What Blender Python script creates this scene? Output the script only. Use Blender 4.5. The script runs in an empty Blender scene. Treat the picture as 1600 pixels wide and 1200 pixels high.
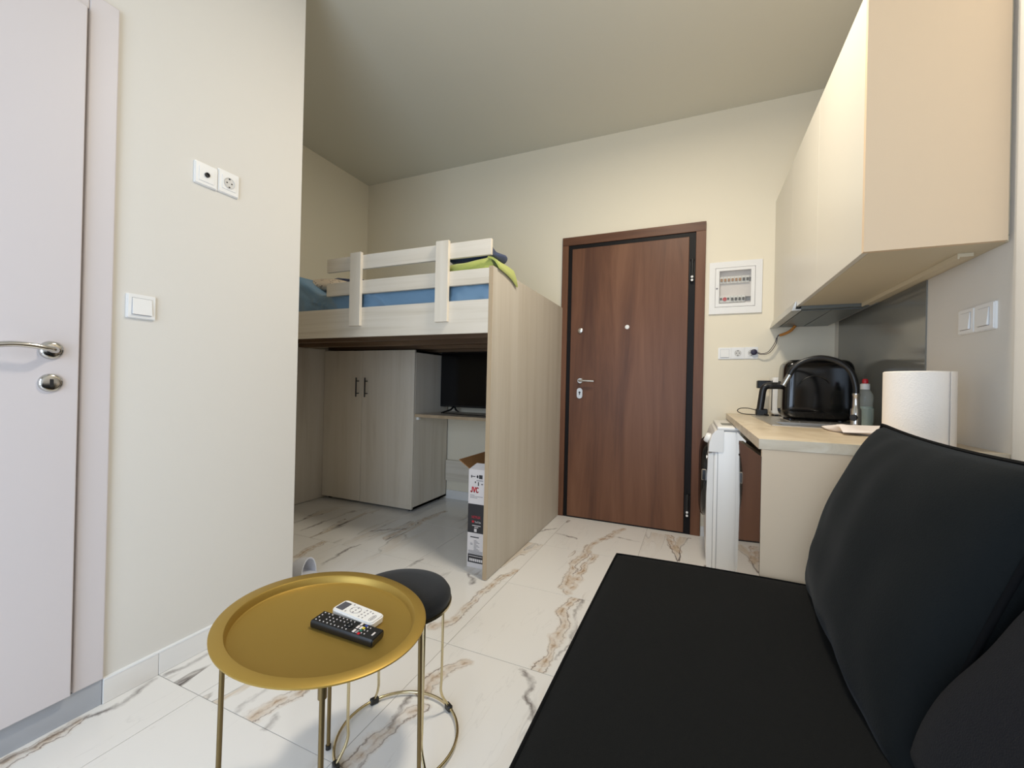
import bpy, bmesh, math, random
from mathutils import Vector, Matrix, noise
random.seed(7)
S = bpy.context.scene
COL = S.collection
PI = math.pi

# ------------------------------------------------------------------ camera, world, lights, exposure
F_PX = 659.0
yaw, pitch, roll = .4095, .0025, .0226
fwd = Vector((-math.sin(yaw)*math.cos(pitch), math.cos(yaw)*math.cos(pitch), math.sin(pitch)))
rgt = Vector((math.cos(yaw), math.sin(yaw), 0)); upv = rgt.cross(fwd)
r2 = math.cos(roll)*rgt + math.sin(roll)*upv
u2 = -math.sin(roll)*rgt + math.cos(roll)*upv
cd = bpy.data.cameras.new('camera'); cam = bpy.data.objects.new('camera', cd); COL.objects.link(cam)
mw = Matrix.Identity(4)
for i in range(3):
    mw[i][0] = r2[i]; mw[i][1] = u2[i]; mw[i][2] = -fwd[i]
mw[2][3] = 1.067
cam.matrix_world = mw
cd.sensor_width = 36; cd.lens = F_PX/1600*36; cd.clip_start = .02
S.camera = cam

w = bpy.data.worlds.new('world'); S.world = w; w.use_nodes = True
w.node_tree.nodes['Background'].inputs[0].default_value = (.55, .70, 1, 1)
w.node_tree.nodes['Background'].inputs[1].default_value = .6

def area(name, loc, rot, sx, sy, power, col, shape='RECTANGLE', spread=PI):
    l = bpy.data.lights.new(name, 'AREA'); l.shape = shape; l.size = sx; l.size_y = sy
    l.energy = power; l.color = col; l.spread = spread
    o = bpy.data.objects.new(name, l); o.location = loc; o.rotation_euler = rot; COL.objects.link(o); return o
# daylight coming in through the balcony window behind the photographer
area('window_daylight', (-.45, -1.22, 1.25), (PI/2, 0, 0), 1.6, 2.0, 58, (.64, .79, 1.0))
# the round ceiling lamp just above the picture
area('lamp_light', (-.15, 1.72, 2.985), (0, 0, 0), .30, .30, 36, (1.0, .91, .76), 'DISK')

S.view_settings.view_transform = 'Standard'; S.view_settings.look = 'None'
S.view_settings.gamma = 1; S.view_settings.use_curve_mapping = False
S.view_settings.exposure = -0.10

# ------------------------------------------------------------------ materials
def srgb(r, g, b):
    f = lambda c: (c/255/12.92) if c/255 <= .04045 else ((c/255+.055)/1.055)**2.4
    return (f(r), f(g), f(b), 1)

def base_mat(name, col, rough=.5, metal=0, spec=.5, bump=None, **kw):
    m = bpy.data.materials.new(name); m.use_nodes = True
    nt = m.node_tree; b = nt.nodes['Principled BSDF']
    b.inputs['Base Color'].default_value = col if len(col) == 4 else (*col, 1)
    b.inputs['Roughness'].default_value = rough; b.inputs['Metallic'].default_value = metal
    b.inputs['Specular IOR Level'].default_value = spec
    for k, v in kw.items(): b.inputs[k.replace('_', ' ')].default_value = v
    if bump:
        sc, st, dist = bump
        tc = nt.nodes.new('ShaderNodeTexCoord'); n = nt.nodes.new('ShaderNodeTexNoise')
        n.inputs['Scale'].default_value = sc; n.inputs['Detail'].default_value = 3
        bp = nt.nodes.new('ShaderNodeBump'); bp.inputs['Strength'].default_value = st; bp.inputs['Distance'].default_value = dist
        nt.links.new(tc.outputs['Object'], n.inputs['Vector']); nt.links.new(n.outputs['Fac'], bp.inputs['Height'])
        nt.links.new(bp.outputs['Normal'], b.inputs['Normal'])
    return m

def ramp(nt, stops):
    r = nt.nodes.new('ShaderNodeValToRGB'); e = r.color_ramp.elements
    while len(e) < len(stops): e.new(.5)
    for k, (p, c) in enumerate(stops): e[k].position = p; e[k].color = c if len(c) == 4 else (*c, 1)
    return r

def wood_mat(name, stops, scale, rough=.45, spec=.4, detail=5, distort=.6, bump=.05):
    """streaky wood: noise stretched along one axis (small scale = along the grain)"""
    m = base_mat(name, (1, 1, 1, 1), rough, 0, spec); nt = m.node_tree; b = nt.nodes['Principled BSDF']
    tc = nt.nodes.new('ShaderNodeTexCoord'); mp = nt.nodes.new('ShaderNodeMapping'); mp.inputs['Scale'].default_value = scale
    oi = nt.nodes.new('ShaderNodeObjectInfo'); ad = nt.nodes.new('ShaderNodeVectorMath'); ad.operation = 'ADD'
    ml = nt.nodes.new('ShaderNodeMath'); ml.operation = 'MULTIPLY'; ml.inputs[1].default_value = 13
    nt.links.new(oi.outputs['Random'], ml.inputs[0])
    nt.links.new(tc.outputs['Object'], mp.inputs['Vector']); nt.links.new(mp.outputs['Vector'], ad.inputs[0]); nt.links.new(ml.outputs[0], ad.inputs[1])
    n = nt.nodes.new('ShaderNodeTexNoise'); n.inputs['Scale'].default_value = 1; n.inputs['Detail'].default_value = detail
    n.inputs['Roughness'].default_value = .62; n.inputs['Distortion'].default_value = distort
    nt.links.new(ad.outputs[0], n.inputs['Vector'])
    r = ramp(nt, stops); nt.links.new(n.outputs['Fac'], r.inputs['Fac']); nt.links.new(r.outputs['Color'], b.inputs['Base Color'])
    if bump:
        bp = nt.nodes.new('ShaderNodeBump'); bp.inputs['Strength'].default_value = bump; bp.inputs['Distance'].default_value = .002
        nt.links.new(n.outputs['Fac'], bp.inputs['Height']); nt.links.new(bp.outputs['Normal'], b.inputs['Normal'])
    return m

# bold veins of the floor tiles, as paths on the floor (metres)
GOLD = [[(-1.031, 1.567), (-0.976, 1.643), (-0.977, 1.864), (-0.962, 2.109), (-0.921, 2.245)], [(-0.614, 2.174), (-0.643, 2.49), (-0.618, 2.698), (-0.635, 2.823), (-0.559, 3.008), (-0.47, 3.278)], [(-0.585, 2.135), (-0.581, 2.414), (-0.559, 2.693)], [(-0.517, 1.492), (-0.514, 1.65), (-0.514, 1.816), (-0.559, 1.966), (-0.533, 2.08)], [(-0.84, 1.221), (-0.85, 1.293), (-0.832, 1.358), (-0.78, 1.427)], [(-0.864, 0.897), (-0.86, 0.957), (-0.848, 1.053), (-0.827, 1.107), (-0.798, 1.162)], [(-1.258, 0.902), (-1.245, 0.979), (-1.22, 1.062)], [(-2.191, 1.841), (-2.22, 1.984), (-2.254, 2.144)], [(-1.919, 2.328), (-1.926, 2.656), (-1.896, 3.019)], [(-0.156, 3.316), (-0.124, 3.108), (-0.079, 2.982)], [(-1.71, 0.509), (-1.714, 0.583), (-1.719, 0.667)]]
DARK = [[(-0.485, 1.585), (-0.448, 1.734), (-0.483, 1.917), (-0.501, 2.096)], [(-0.57, 1.483), (-0.524, 1.436), (-0.511, 1.353), (-0.466, 1.326), (-0.457, 1.277)], [(-0.852, 1.051), (-0.857, 1.158), (-0.867, 1.185)], [(-1.718, 0.511), (-1.714, 0.583), (-1.725, 0.67), (-1.687, 0.747), (-1.73, 0.873)], [(-1.323, 0.9), (-1.333, 0.998)], [(-1.191, 0.9), (-1.199, 0.944)], [(-1.716, 0.913), (-1.711, 0.993), (-1.72, 1.043)], [(-2.544, 2.164), (-2.555, 2.313), (-2.56, 2.554), (-2.562, 2.729)], [(-1.969, 1.819), (-2.002, 2.036), (-1.997, 2.146)], [(-2.123, 2.381), (-1.988, 2.48), (-1.903, 2.555)], [(-1.899, 2.285), (-1.861, 2.5)], [(-1.504, 2.022), (-1.489, 2.14)], [(-0.912, 2.958), (-0.821, 2.945), (-0.744, 2.9)], [(-1.025, 2.915), (-0.941, 3.051)], [(-0.55, 3.055), (-0.328, 3.044)], [(-1.161, 2.099), (-1.072, 1.997)]]

def vein_group():
    """node group: distance in plan from a point to a segment"""
    g = bpy.data.node_groups.new('segment_distance', 'ShaderNodeTree')
    for n in ('P', 'A', 'D'): g.interface.new_socket(n, in_out='INPUT', socket_type='NodeSocketVector')
    g.interface.new_socket('Distance', in_out='OUTPUT', socket_type='NodeSocketFloat')
    i = g.nodes.new('NodeGroupInput'); o = g.nodes.new('NodeGroupOutput'); L = g.links.new
    def vm(op, a, b=None):
        k = g.nodes.new('ShaderNodeVectorMath'); k.operation = op; L(a, k.inputs[0])
        if b is not None: L(b, k.inputs[1])
        return k
    pa = vm('SUBTRACT', i.outputs['P'], i.outputs['A']).outputs[0]
    dd = vm('DOT_PRODUCT', i.outputs['D'], i.outputs['D']).outputs['Value']; pd = vm('DOT_PRODUCT', pa, i.outputs['D']).outputs['Value']
    t = g.nodes.new('ShaderNodeMath'); t.operation = 'DIVIDE'; t.use_clamp = True; L(pd, t.inputs[0]); L(dd, t.inputs[1])
    sc = g.nodes.new('ShaderNodeVectorMath'); sc.operation = 'SCALE'; L(i.outputs['D'], sc.inputs[0]); L(t.outputs[0], sc.inputs['Scale'])
    r = vm('SUBTRACT', pa, sc.outputs[0]); L(vm('LENGTH', r.outputs[0]).outputs['Value'], o.inputs['Distance'])
    return g

SEG_GROUP = []
def marble_mat(name, white=srgb(236, 233, 228), bold=None):
    m = base_mat(name, white, .12, 0, .5); nt = m.node_tree; b = nt.nodes['Principled BSDF']; L = nt.links.new
    N = nt.nodes.new
    tc = N('ShaderNodeTexCoord'); oi = N('ShaderNodeObjectInfo')
    wn = N('ShaderNodeTexWhiteNoise'); wn.noise_dimensions = '1D'; L(oi.outputs['Random'], wn.inputs['W'])
    sc = N('ShaderNodeVectorMath'); sc.operation = 'SCALE'; sc.inputs['Scale'].default_value = 37; L(wn.outputs['Color'], sc.inputs[0])
    mp = N('ShaderNodeMapping'); mp.inputs['Rotation'].default_value = (0, 0, .30); mp.inputs['Scale'].default_value = (2.4, .42, 1)
    L(tc.outputs['Object'], mp.inputs['Vector'])
    ad = N('ShaderNodeVectorMath'); L(mp.outputs[0], ad.inputs[0]); L(sc.outputs[0], ad.inputs[1])
    warp = N('ShaderNodeTexNoise'); warp.inputs['Scale'].default_value = 3.0; warp.inputs['Detail'].default_value = 4; L(ad.outputs[0], warp.inputs['Vector'])
    wm = N('ShaderNodeVectorMath'); wm.operation = 'SCALE'; wm.inputs['Scale'].default_value = .30; L(warp.outputs['Color'], wm.inputs[0])
    a2 = N('ShaderNodeVectorMath'); L(ad.outputs[0], a2.inputs[0]); L(wm.outputs[0], a2.inputs[1])
    n1 = N('ShaderNodeTexNoise'); n1.inputs['Scale'].default_value = 1.55; n1.inputs['Detail'].default_value = 3.5; n1.inputs['Roughness'].default_value = .55; L(a2.outputs[0], n1.inputs['Vector'])
    def mth(op, a, bb=None, clamp=False):
        k = N('ShaderNodeMath'); k.operation = op; k.use_clamp = clamp
        if hasattr(a, 'is_output'): L(a, k.inputs[0])
        else: k.inputs[0].default_value = a
        if bb is not None:
            if hasattr(bb, 'is_output'): L(bb, k.inputs[1])
            else: k.inputs[1].default_value = bb
        return k.outputs[0]
    def vein(src, level, width):
        d = mth('ABSOLUTE', mth('SUBTRACT', src, level))
        return mth('SUBTRACT', 1.0, mth('DIVIDE', d, width), True)
    msk = N('ShaderNodeTexNoise'); msk.inputs['Scale'].default_value = 1.0; msk.inputs['Detail'].default_value = 2; L(ad.outputs[0], msk.inputs['Vector'])
    mr = N('ShaderNodeMapRange'); mr.inputs[1].default_value = .50; mr.inputs[2].default_value = .62; L(msk.outputs['Fac'], mr.inputs[0])
    fine = N('ShaderNodeTexNoise'); fine.inputs['Scale'].default_value = 7; fine.inputs['Detail'].default_value = 5; L(a2.outputs[0], fine.inputs['Vector'])
    fr = N('ShaderNodeMapRange'); fr.inputs[1].default_value = .38; fr.inputs[2].default_value = .62; L(fine.outputs['Fac'], fr.inputs[0])
    halo = mth('MULTIPLY', mth('MULTIPLY', vein(n1.outputs['Fac'], .535, .035), mr.outputs[0]), .55)
    edge = mth('MULTIPLY', mth('MULTIPLY', vein(n1.outputs['Fac'], .507, .010), mr.outputs[0]), mth('ADD', .25, fr.outputs[0]))
    edge2 = mth('MULTIPLY', mth('MULTIPLY', vein(n1.outputs['Fac'], .565, .006), mr.outputs[0]), fr.outputs[0])
    faint = mth('MULTIPLY', vein(fine.outputs['Fac'], .62, .012), .12)
    def mix(fac, ca, cb):
        k = N('ShaderNodeMix'); k.data_type = 'RGBA'
        L(fac, k.inputs[0])
        for i, c in ((6, ca), (7, cb)):
            if hasattr(c, 'is_output'): L(c, k.inputs[i])
            else: k.inputs[i].default_value = c
        return k.outputs[2]
    c = mix(halo, white, srgb(196, 170, 132))
    c = mix(faint, c, srgb(150, 145, 142))
    c = mix(edge, c, srgb(72, 58, 54))
    c = mix(edge2, c, srgb(120, 92, 66))
    if bold:
        SEG_GROUP or SEG_GROUP.append(vein_group()); grp = SEG_GROUP[0]; geo = N('ShaderNodeNewGeometry')
        w1 = N('ShaderNodeTexNoise'); w1.inputs['Scale'].default_value = 9; w1.inputs['Detail'].default_value = 5; w1.inputs['Roughness'].default_value = .65; L(geo.outputs['Position'], w1.inputs['Vector'])
        c0 = N('ShaderNodeVectorMath'); c0.operation = 'SUBTRACT'; L(w1.outputs['Color'], c0.inputs[0]); c0.inputs[1].default_value = (.5, .5, .5)
        c1 = N('ShaderNodeVectorMath'); c1.operation = 'MULTIPLY'; L(c0.outputs[0], c1.inputs[0]); c1.inputs[1].default_value = (.09, .09, 0)
        c2 = N('ShaderNodeVectorMath'); c2.operation = 'MULTIPLY'; L(geo.outputs['Position'], c2.inputs[0]); c2.inputs[1].default_value = (1, 1, 0)
        pw = N('ShaderNodeVectorMath'); L(c2.outputs[0], pw.inputs[0]); L(c1.outputs[0], pw.inputs[1])
        def nearest(segs):
            d = None
            if segs:
                for p, q in segs:
                    k = N('ShaderNodeGroup'); k.node_tree = grp; L(pw.outputs[0], k.inputs['P'])
                    k.inputs['A'].default_value = (*p, 0); k.inputs['D'].default_value = (q[0]-p[0], q[1]-p[1], 0)
                    d = k.outputs[0] if d is None else mth('MINIMUM', d, k.outputs[0])
            return 9.0 if d is None else d
        dg, dk = nearest(bold[0]), nearest(bold[1])
        wide = N('ShaderNodeTexNoise'); wide.inputs['Scale'].default_value = 5; L(geo.outputs['Position'], wide.inputs['Vector'])
        wd_ = mth('ADD', .004, mth('MULTIPLY', wide.outputs['Fac'], .060))
        pat = N('ShaderNodeTexNoise'); pat.inputs['Scale'].default_value = 22; pat.inputs['Detail'].default_value = 4; L(geo.outputs['Position'], pat.inputs['Vector'])
        pr2 = N('ShaderNodeMapRange'); pr2.inputs[1].default_value = .36; pr2.inputs[2].default_value = .66; L(pat.outputs['Fac'], pr2.inputs[0])
        f1 = mth('SUBTRACT', 1.0, mth('DIVIDE', dg, wd_), True)
        c = mix(mth('MULTIPLY', mth('POWER', f1, .8), mth('ADD', .18, mth('MULTIPLY', pr2.outputs[0], .62))), c, srgb(194, 162, 122))
        core = mth('SUBTRACT', 1.0, mth('DIVIDE', dg, .0055), True)
        c = mix(mth('MULTIPLY', core, mth('MULTIPLY', pr2.outputs[0], .6)), c, srgb(120, 90, 66))
        rimv = mth('SUBTRACT', 1.0, mth('DIVIDE', mth('ABSOLUTE', mth('SUBTRACT', dg, mth('MULTIPLY', wd_, .62))), .0045), True)
        c = mix(mth('MULTIPLY', rimv, mth('ADD', .10, mth('MULTIPLY', fr.outputs[0], .75))), c, srgb(98, 72, 54))
        f2 = mth('SUBTRACT', 1.0, mth('DIVIDE', dk, mth('MULTIPLY', wd_, .42)), True)
        c = mix(mth('MULTIPLY', f2, mth('ADD', .15, mth('MULTIPLY', fr.outputs[0], .7))), c, srgb(84, 70, 66))
    L(c, b.inputs['Base Color'])
    return m

M = {}
M['wall'] = base_mat('cream_paint', srgb(236, 226, 204), .75, 0, .25, (160, .12, .002))
M['wall_l'] = base_mat('cream_paint_near', srgb(222, 217, 208), .75, 0, .25, (160, .12, .002))  # same paint as the back wall; the near light is evened out in its colour
M['ceil'] = base_mat('ceiling_paint', srgb(222, 216, 199), .8, 0, .2, (120, .1, .002))
M['marble'] = marble_mat('marble_tile')
def tile_mat(x0, x1, y0, y1):
    """marble with the bold veins that cross this tile"""
    near = lambda paths: [(p, q) for path in paths for p, q in zip(path, path[1:]) if x0-.03 < (p[0]+q[0])/2 < x1+.03 and y0-.03 < (p[1]+q[1])/2 < y1+.03]
    a, b = near(GOLD), near(DARK)
    return marble_mat('marble_floor_tile', bold=(a, b)) if a or b else M['marble']
M['grout'] = base_mat('grout', srgb(170, 165, 160), .9)
M['sill'] = base_mat('grey_stone', srgb(172, 174, 178), .35, 0, .5, (30, .05, .002))
M['white'] = base_mat('white_plastic', srgb(236, 234, 230), .3)
M['white_trim'] = base_mat('white_caulk', srgb(240, 240, 240), .5)  # light on the skirting's top edge, put into the colour
M['door_white'] = base_mat('white_door_laminate', srgb(212, 204, 203), .45, 0, .4, (220, .06, .001))
M['chrome'] = base_mat('chrome', srgb(200, 198, 195), .14, 1)
M['satin'] = base_mat('satin_nickel', srgb(205, 203, 198), .32, 1)
M['steel'] = base_mat('stainless_steel', srgb(205, 200, 192), .38, 1)
M['cup'] = base_mat('socket_cup', srgb(206, 202, 196), .4)  # white plastic greyed to paint in the shade of the recess
M['dark'] = base_mat('dark_hole', srgb(25, 24, 26), .6)
M['black'] = base_mat('black_plastic', srgb(22, 22, 23), .35)
M['black_gloss'] = base_mat('black_gloss', srgb(12, 12, 13), .12)
M['black_metal'] = base_mat('black_metal', srgb(17, 13, 12), .5, 0, .2)
M['brown_v'] = wood_mat('walnut_veneer', [(.30, srgb(84, 54, 39)), (.5, srgb(108, 72, 51)), (.72, srgb(124, 86, 63))], (7, 7, .55), .42, .28)
M['brown_h'] = wood_mat('walnut_veneer_across', [(.30, srgb(84, 54, 39)), (.5, srgb(108, 72, 51)), (.72, srgb(124, 86, 63))], (.55, 7, 7), .42, .28)
oak = [(.25, srgb(206, 194, 174)), (.48, srgb(222, 212, 195)), (.75, srgb(230, 221, 206))]
M['oak_v'] = wood_mat('white_oak_upright', oak, (9, 9, .5), .5, .35)
M['oak_panel'] = wood_mat('white_oak_panel', [(.25, srgb(196, 187, 171)), (.5, srgb(206, 198, 184)), (.75, srgb(212, 205, 192))], (11, 11, .5), .5, .35)  # greyer copy of the oak: shade on the bed's side panel painted in
M['oak_h'] = wood_mat('white_oak_level', oak, (.6, 14, 22), .5, .35)
M['oak_edge'] = wood_mat('white_oak_edge', [(.3, srgb(170, 148, 118)), (.7, srgb(190, 168, 138))], (12, 12, .8), .55, .3)
M['slab'] = wood_mat('brown_board', [(.3, srgb(95, 74, 56)), (.7, srgb(128, 104, 80))], (1, 9, 9), .6, .3)
M['peach'] = base_mat('beige_laminate', srgb(226, 200, 167), .45, 0, .4, (240, .08, .001))
M['cab_front'] = base_mat('cream_satin_front', srgb(222, 215, 200), .3, 0, .5)
M['base_front'] = base_mat('gloss_base_front', srgb(58, 50, 45), .05, 0, .8, None, Coat_Weight=1.0, Coat_Roughness=.02, Coat_IOR=2.0)
M['carcass'] = base_mat('carcass_board', srgb(206, 192, 164), .5)
M['worktop'] = wood_mat('stone_worktop', [(.3, srgb(196, 176, 146)), (.55, srgb(220, 203, 176)), (.75, srgb(231, 218, 196))], (5, 3, 12), .35, .45, 6, 1.2)
M['hood'] = base_mat('hood_grey', srgb(116, 120, 118), .35, .5)
M['splash'] = base_mat('grey_glass', srgb(122, 122, 116), .12, 0, .5)
M['fabric'] = base_mat('black_fabric', srgb(24, 24, 23), .95, 0, .06, (420, .35, .003), Sheen_Weight=.02, Sheen_Roughness=.5)
M['velvet'] = base_mat('black_velvet', srgb(26, 28, 28), .95, 0, .06, (300, .25, .003), Sheen_Weight=.04, Sheen_Roughness=.4)
M['boucle'] = base_mat('black_boucle', srgb(27, 27, 30), 1, 0, .05, (420, .6, .003), Sheen_Weight=.03)
M['piping'] = base_mat('black_piping', srgb(14, 14, 15), .9, 0, .1)
M['gold'] = base_mat('gold_lacquer', srgb(172, 142, 70), .45, .65, .4)
M['bronze'] = base_mat('bronze_legs', srgb(128, 108, 70), .35, .8)
M['brass'] = base_mat('pale_brass', srgb(214, 198, 158), .22, 1)
M['stoolfab'] = base_mat('stool_velvet', srgb(28, 29, 31), .9, 0, .2, (300, .2, .002), Sheen_Weight=.15)
M['sheet'] = base_mat('blue_sheet', srgb(116, 150, 178), .42, 0, .5, (60, .15, .004), Sheen_Weight=.2)
M['navy'] = base_mat('navy_cloth', srgb(34, 52, 92), .6, 0, .4, (60, .3, .004), Sheen_Weight=.2)
M['lime'] = base_mat('lime_blanket', srgb(180, 188, 100), .9, 0, .15, (140, .5, .005), Sheen_Weight=.3)
M['carton'] = base_mat('brown_cardboard', srgb(164, 118, 72), .8)
M['print_white'] = base_mat('white_print', srgb(226, 218, 214), .5)
M['print_black'] = base_mat('black_print', srgb(40, 38, 42), .5)
M['print_red'] = base_mat('red_print', srgb(200, 28, 44), .5)
M['print_dred'] = base_mat('dim_red_print', srgb(168, 40, 56), .5)
M['print_grey'] = base_mat('grey_print', srgb(140, 136, 138), .6)
M['paper'] = base_mat('paper_towel', srgb(246, 236, 224), .9, 0, .1, (220, .35, .003))
M['cloth'] = base_mat('white_cloth', srgb(240, 230, 224), .9, 0, .1, (90, .3, .004))
M['red'] = base_mat('red_cap', srgb(196, 24, 40), .35)
M['green_label'] = base_mat('green_label', srgb(120, 140, 88), .5)
M['orange'] = base_mat('orange_conduit', srgb(196, 128, 52), .5)
M['purple'] = base_mat('dark_violet_plug', srgb(44, 38, 62), .5)
M['lcd'] = base_mat('remote_lcd', srgb(86, 86, 92), .25)
M['yellow'] = base_mat('yellow_key', srgb(222, 200, 60), .5)
M['green'] = base_mat('green_key', srgb(40, 110, 90), .5)
M['blue'] = base_mat('blue_key', srgb(50, 70, 150), .5)
M['tv_screen'] = base_mat('tv_screen', srgb(10, 10, 11), .18, 0, .35)
M['sandal'] = base_mat('white_rubber', srgb(228, 230, 238), .45)

def glass(name, col, rough=.02, mixf=.85):
    m = bpy.data.materials.new(name); m.use_nodes = True; nt = m.node_tree
    b = nt.nodes['Principled BSDF']; b.inputs['Base Color'].default_value = col; b.inputs['Roughness'].default_value = rough
    t = nt.nodes.new('ShaderNodeBsdfTransparent'); t.inputs[0].default_value = col
    x = nt.nodes.new('ShaderNodeMixShader'); x.inputs[0].default_value = mixf
    nt.links.new(b.outputs[0], x.inputs[1]); nt.links.new(t.outputs[0], x.inputs[2])
    nt.links.new(x.outputs[0], nt.nodes['Material Output'].inputs[0]); return m
M['pane'] = glass('clear_pane', (.97, .97, .96, 1), .03, .93)
M['bottle'] = glass('clear_bottle', (.93, .96, .93, 1), .05, .80)
M['soap'] = glass('pale_green_soap', (.80, .90, .82, 1), .1, .6)
def emis(name, col, s):
    m = bpy.data.materials.new(name); m.use_nodes = True; b = m.node_tree.nodes['Principled BSDF']
    b.inputs['Emission Color'].default_value = col; b.inputs['Emission Strength'].default_value = s; return m
M['lamp'] = emis('lamp_diffuser', (1, .93, .82, 1), 6)

def pattern_mat():
    m = base_mat('patterned_cotton', srgb(214, 198, 176), .9, 0, .1); nt = m.node_tree
    tc = nt.nodes.new('ShaderNodeTexCoord'); v = nt.nodes.new('ShaderNodeTexVoronoi'); v.inputs['Scale'].default_value = 45
    r = ramp(nt, [(.18, srgb(122, 104, 96)), (.30, srgb(218, 202, 182))])
    nt.links.new(tc.outputs['Object'], v.inputs['Vector']); nt.links.new(v.outputs['Distance'], r.inputs['Fac'])
    nt.links.new(r.outputs['Color'], nt.nodes['Principled BSDF'].inputs['Base Color']); return m
M['pattern'] = pattern_mat()

# ------------------------------------------------------------------ mesh helpers
def bx(bm, x0, x1, y0, y1, z0, z1, bev=0, seg=1):
    t = bmesh.new(); bmesh.ops.create_cube(t, size=1)
    for v in t.verts: v.co = Vector((x0+(v.co.x+.5)*(x1-x0), y0+(v.co.y+.5)*(y1-y0), z0+(v.co.z+.5)*(z1-z0)))
    if bev: bmesh.ops.bevel(t, geom=t.edges[:], offset=bev, segments=seg, affect='EDGES', profile=.5, clamp_overlap=True)
    join(bm, t); return bm

def join(bm, t, mat=None):
    if mat is not None: bmesh.ops.transform(t, matrix=mat, verts=t.verts[:])
    me = bpy.data.meshes.new('tmp'); t.to_mesh(me); t.free(); bm.from_mesh(me); bpy.data.meshes.remove(me)

def basis(d):
    d = Vector(d).normalized(); a = Vector((0, 0, 1)) if abs(d.z) < .9 else Vector((1, 0, 0))
    u = d.cross(a).normalized(); return d, u, d.cross(u).normalized()

def lathe(bm, prof, org=(0, 0, 0), axis=(0, 0, 1), seg=32, close=False):
    """prof: list of (radius, height along axis)"""
    d, u, v = basis(axis); o = Vector(org); rings = []
    for r, h in prof:
        if r < 1e-6: rings.append([bm.verts.new(o+d*h)])
        else: rings.append([bm.verts.new(o+d*h+u*r*math.cos(2*PI*k/seg)+v*r*math.sin(2*PI*k/seg)) for k in range(seg)])
    if close: rings.append(rings[0])
    for a, b in zip(rings, rings[1:]):
        for k in range(seg):
            k2 = (k+1) % seg
            try:
                if len(a) == 1 and len(b) == 1: continue
                if len(a) == 1: bm.faces.new((a[0], b[k2], b[k]))
                elif len(b) == 1: bm.faces.new((a[k], a[k2], b[0]))
                else: bm.faces.new((a[k], a[k2], b[k2], b[k]))
            except ValueError: pass
    return bm

def cyl(bm, p0, p1, r0, r1=None, seg=16):
    r1 = r0 if r1 is None else r1; p0 = Vector(p0); p1 = Vector(p1); L = (p1-p0).length
    return lathe(bm, [(0, 0), (r0, 0), (r1, L), (0, L)], p0, p1-p0, seg)

def tube(bm, pts, r, seg=8, closed=False):
    pts = [Vector(p) for p in pts]; n = len(pts); rings = []
    rr = r if isinstance(r, (list, tuple)) else [r]*n
    d0 = (pts[1]-pts[0]).normalized(); _, u, v = basis(d0)
    for i, p in enumerate(pts):
        if closed: d = (pts[(i+1) % n]-pts[i-1]).normalized()
        else: d = (pts[min(i+1, n-1)]-pts[max(i-1, 0)]).normalized()
        u = (u-d*u.dot(d)).normalized(); v = d.cross(u)
        rings.append([bm.verts.new(p+u*rr[i]*math.cos(2*PI*k/seg)+v*rr[i]*math.sin(2*PI*k/seg)) for k in range(seg)])
    R = rings+[rings[0]] if closed else rings
    for a, b in zip(R, R[1:]):
        for k in range(seg): bm.faces.new((a[k], a[(k+1) % seg], b[(k+1) % seg], b[k]))
    if not closed:
        bm.faces.new(rings[0][::-1]); bm.faces.new(rings[-1])
    return bm

def smooth_path(pts, n=8):
    """Catmull-Rom through the points"""
    P = [Vector(p) for p in pts]; P = [2*P[0]-P[1]]+P+[2*P[-1]-P[-2]]; out = []
    for i in range(1, len(P)-2):
        for k in range(n):
            t = k/n; a, b, c, d = P[i-1], P[i], P[i+1], P[i+2]
            out.append(.5*((2*b)+(c-a)*t+(2*a-5*b+4*c-d)*t*t+(3*b-a-3*c+d)*t**3))
    out.append(P[-2]); return out

def prism(bm, poly, axis, a, b):
    """poly: 2-D points in the plane across axis ('x','y','z'), extruded from a to b"""
    def P(p, t):
        return {'x': (t, p[0], p[1]), 'y': (p[0], t, p[1]), 'z': (p[0], p[1], t)}[axis]
    A = [bm.verts.new(P(p, a)) for p in poly]; B = [bm.verts.new(P(p, b)) for p in poly]
    n = len(poly); bm.faces.new(A); bm.faces.new(B[::-1])
    for k in range(n): bm.faces.new((A[k], B[k], B[(k+1) % n], A[(k+1) % n]))
    return bm

def rrect(w, h, r, n=5):
    out = []
    for cx, cy, a0 in ((w/2-r, h/2-r, 0), (-w/2+r, h/2-r, PI/2), (-w/2+r, -h/2+r, PI), (w/2-r, -h/2+r, 1.5*PI)):
        for k in range(n+1):
            a = a0+PI/2*k/n; out.append((cx+r*math.cos(a), cy+r*math.sin(a)))
    return out

def wloc(o):
    v = Vector((0, 0, 0))
    while o: v += o.location; o = o.parent
    return v

def obj(name, bm, mat, parent=None, smooth=0, local=False, loc=None):
    """link bm as ONE mesh object. Vertices are given in world space unless local; smooth = angle in degrees"""
    bmesh.ops.recalc_face_normals(bm, faces=bm.faces[:])
    org = Vector((0, 0, 0)) if local else (wloc(parent) if parent else Vector(loc or (0, 0, 0)))
    if not local: bmesh.ops.translate(bm, vec=-org, verts=bm.verts[:])
    me = bpy.data.meshes.new(name); bm.to_mesh(me); bm.free()
    o = bpy.data.objects.new(name, me); COL.objects.link(o)
    if mat is not None: me.materials.append(M[mat] if isinstance(mat, str) else mat)
    if smooth:
        me.polygons.foreach_set('use_smooth', [True]*len(me.polygons))
        me.set_sharp_from_angle(angle=math.radians(smooth))
    if parent: o.parent = parent
    elif not local: o.location = org
    return o

def B(): return bmesh.new()
def box(name, dims, mat, parent=None, bev=0, **k): return obj(name, bx(B(), *dims, bev), mat, parent, **k)

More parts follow.
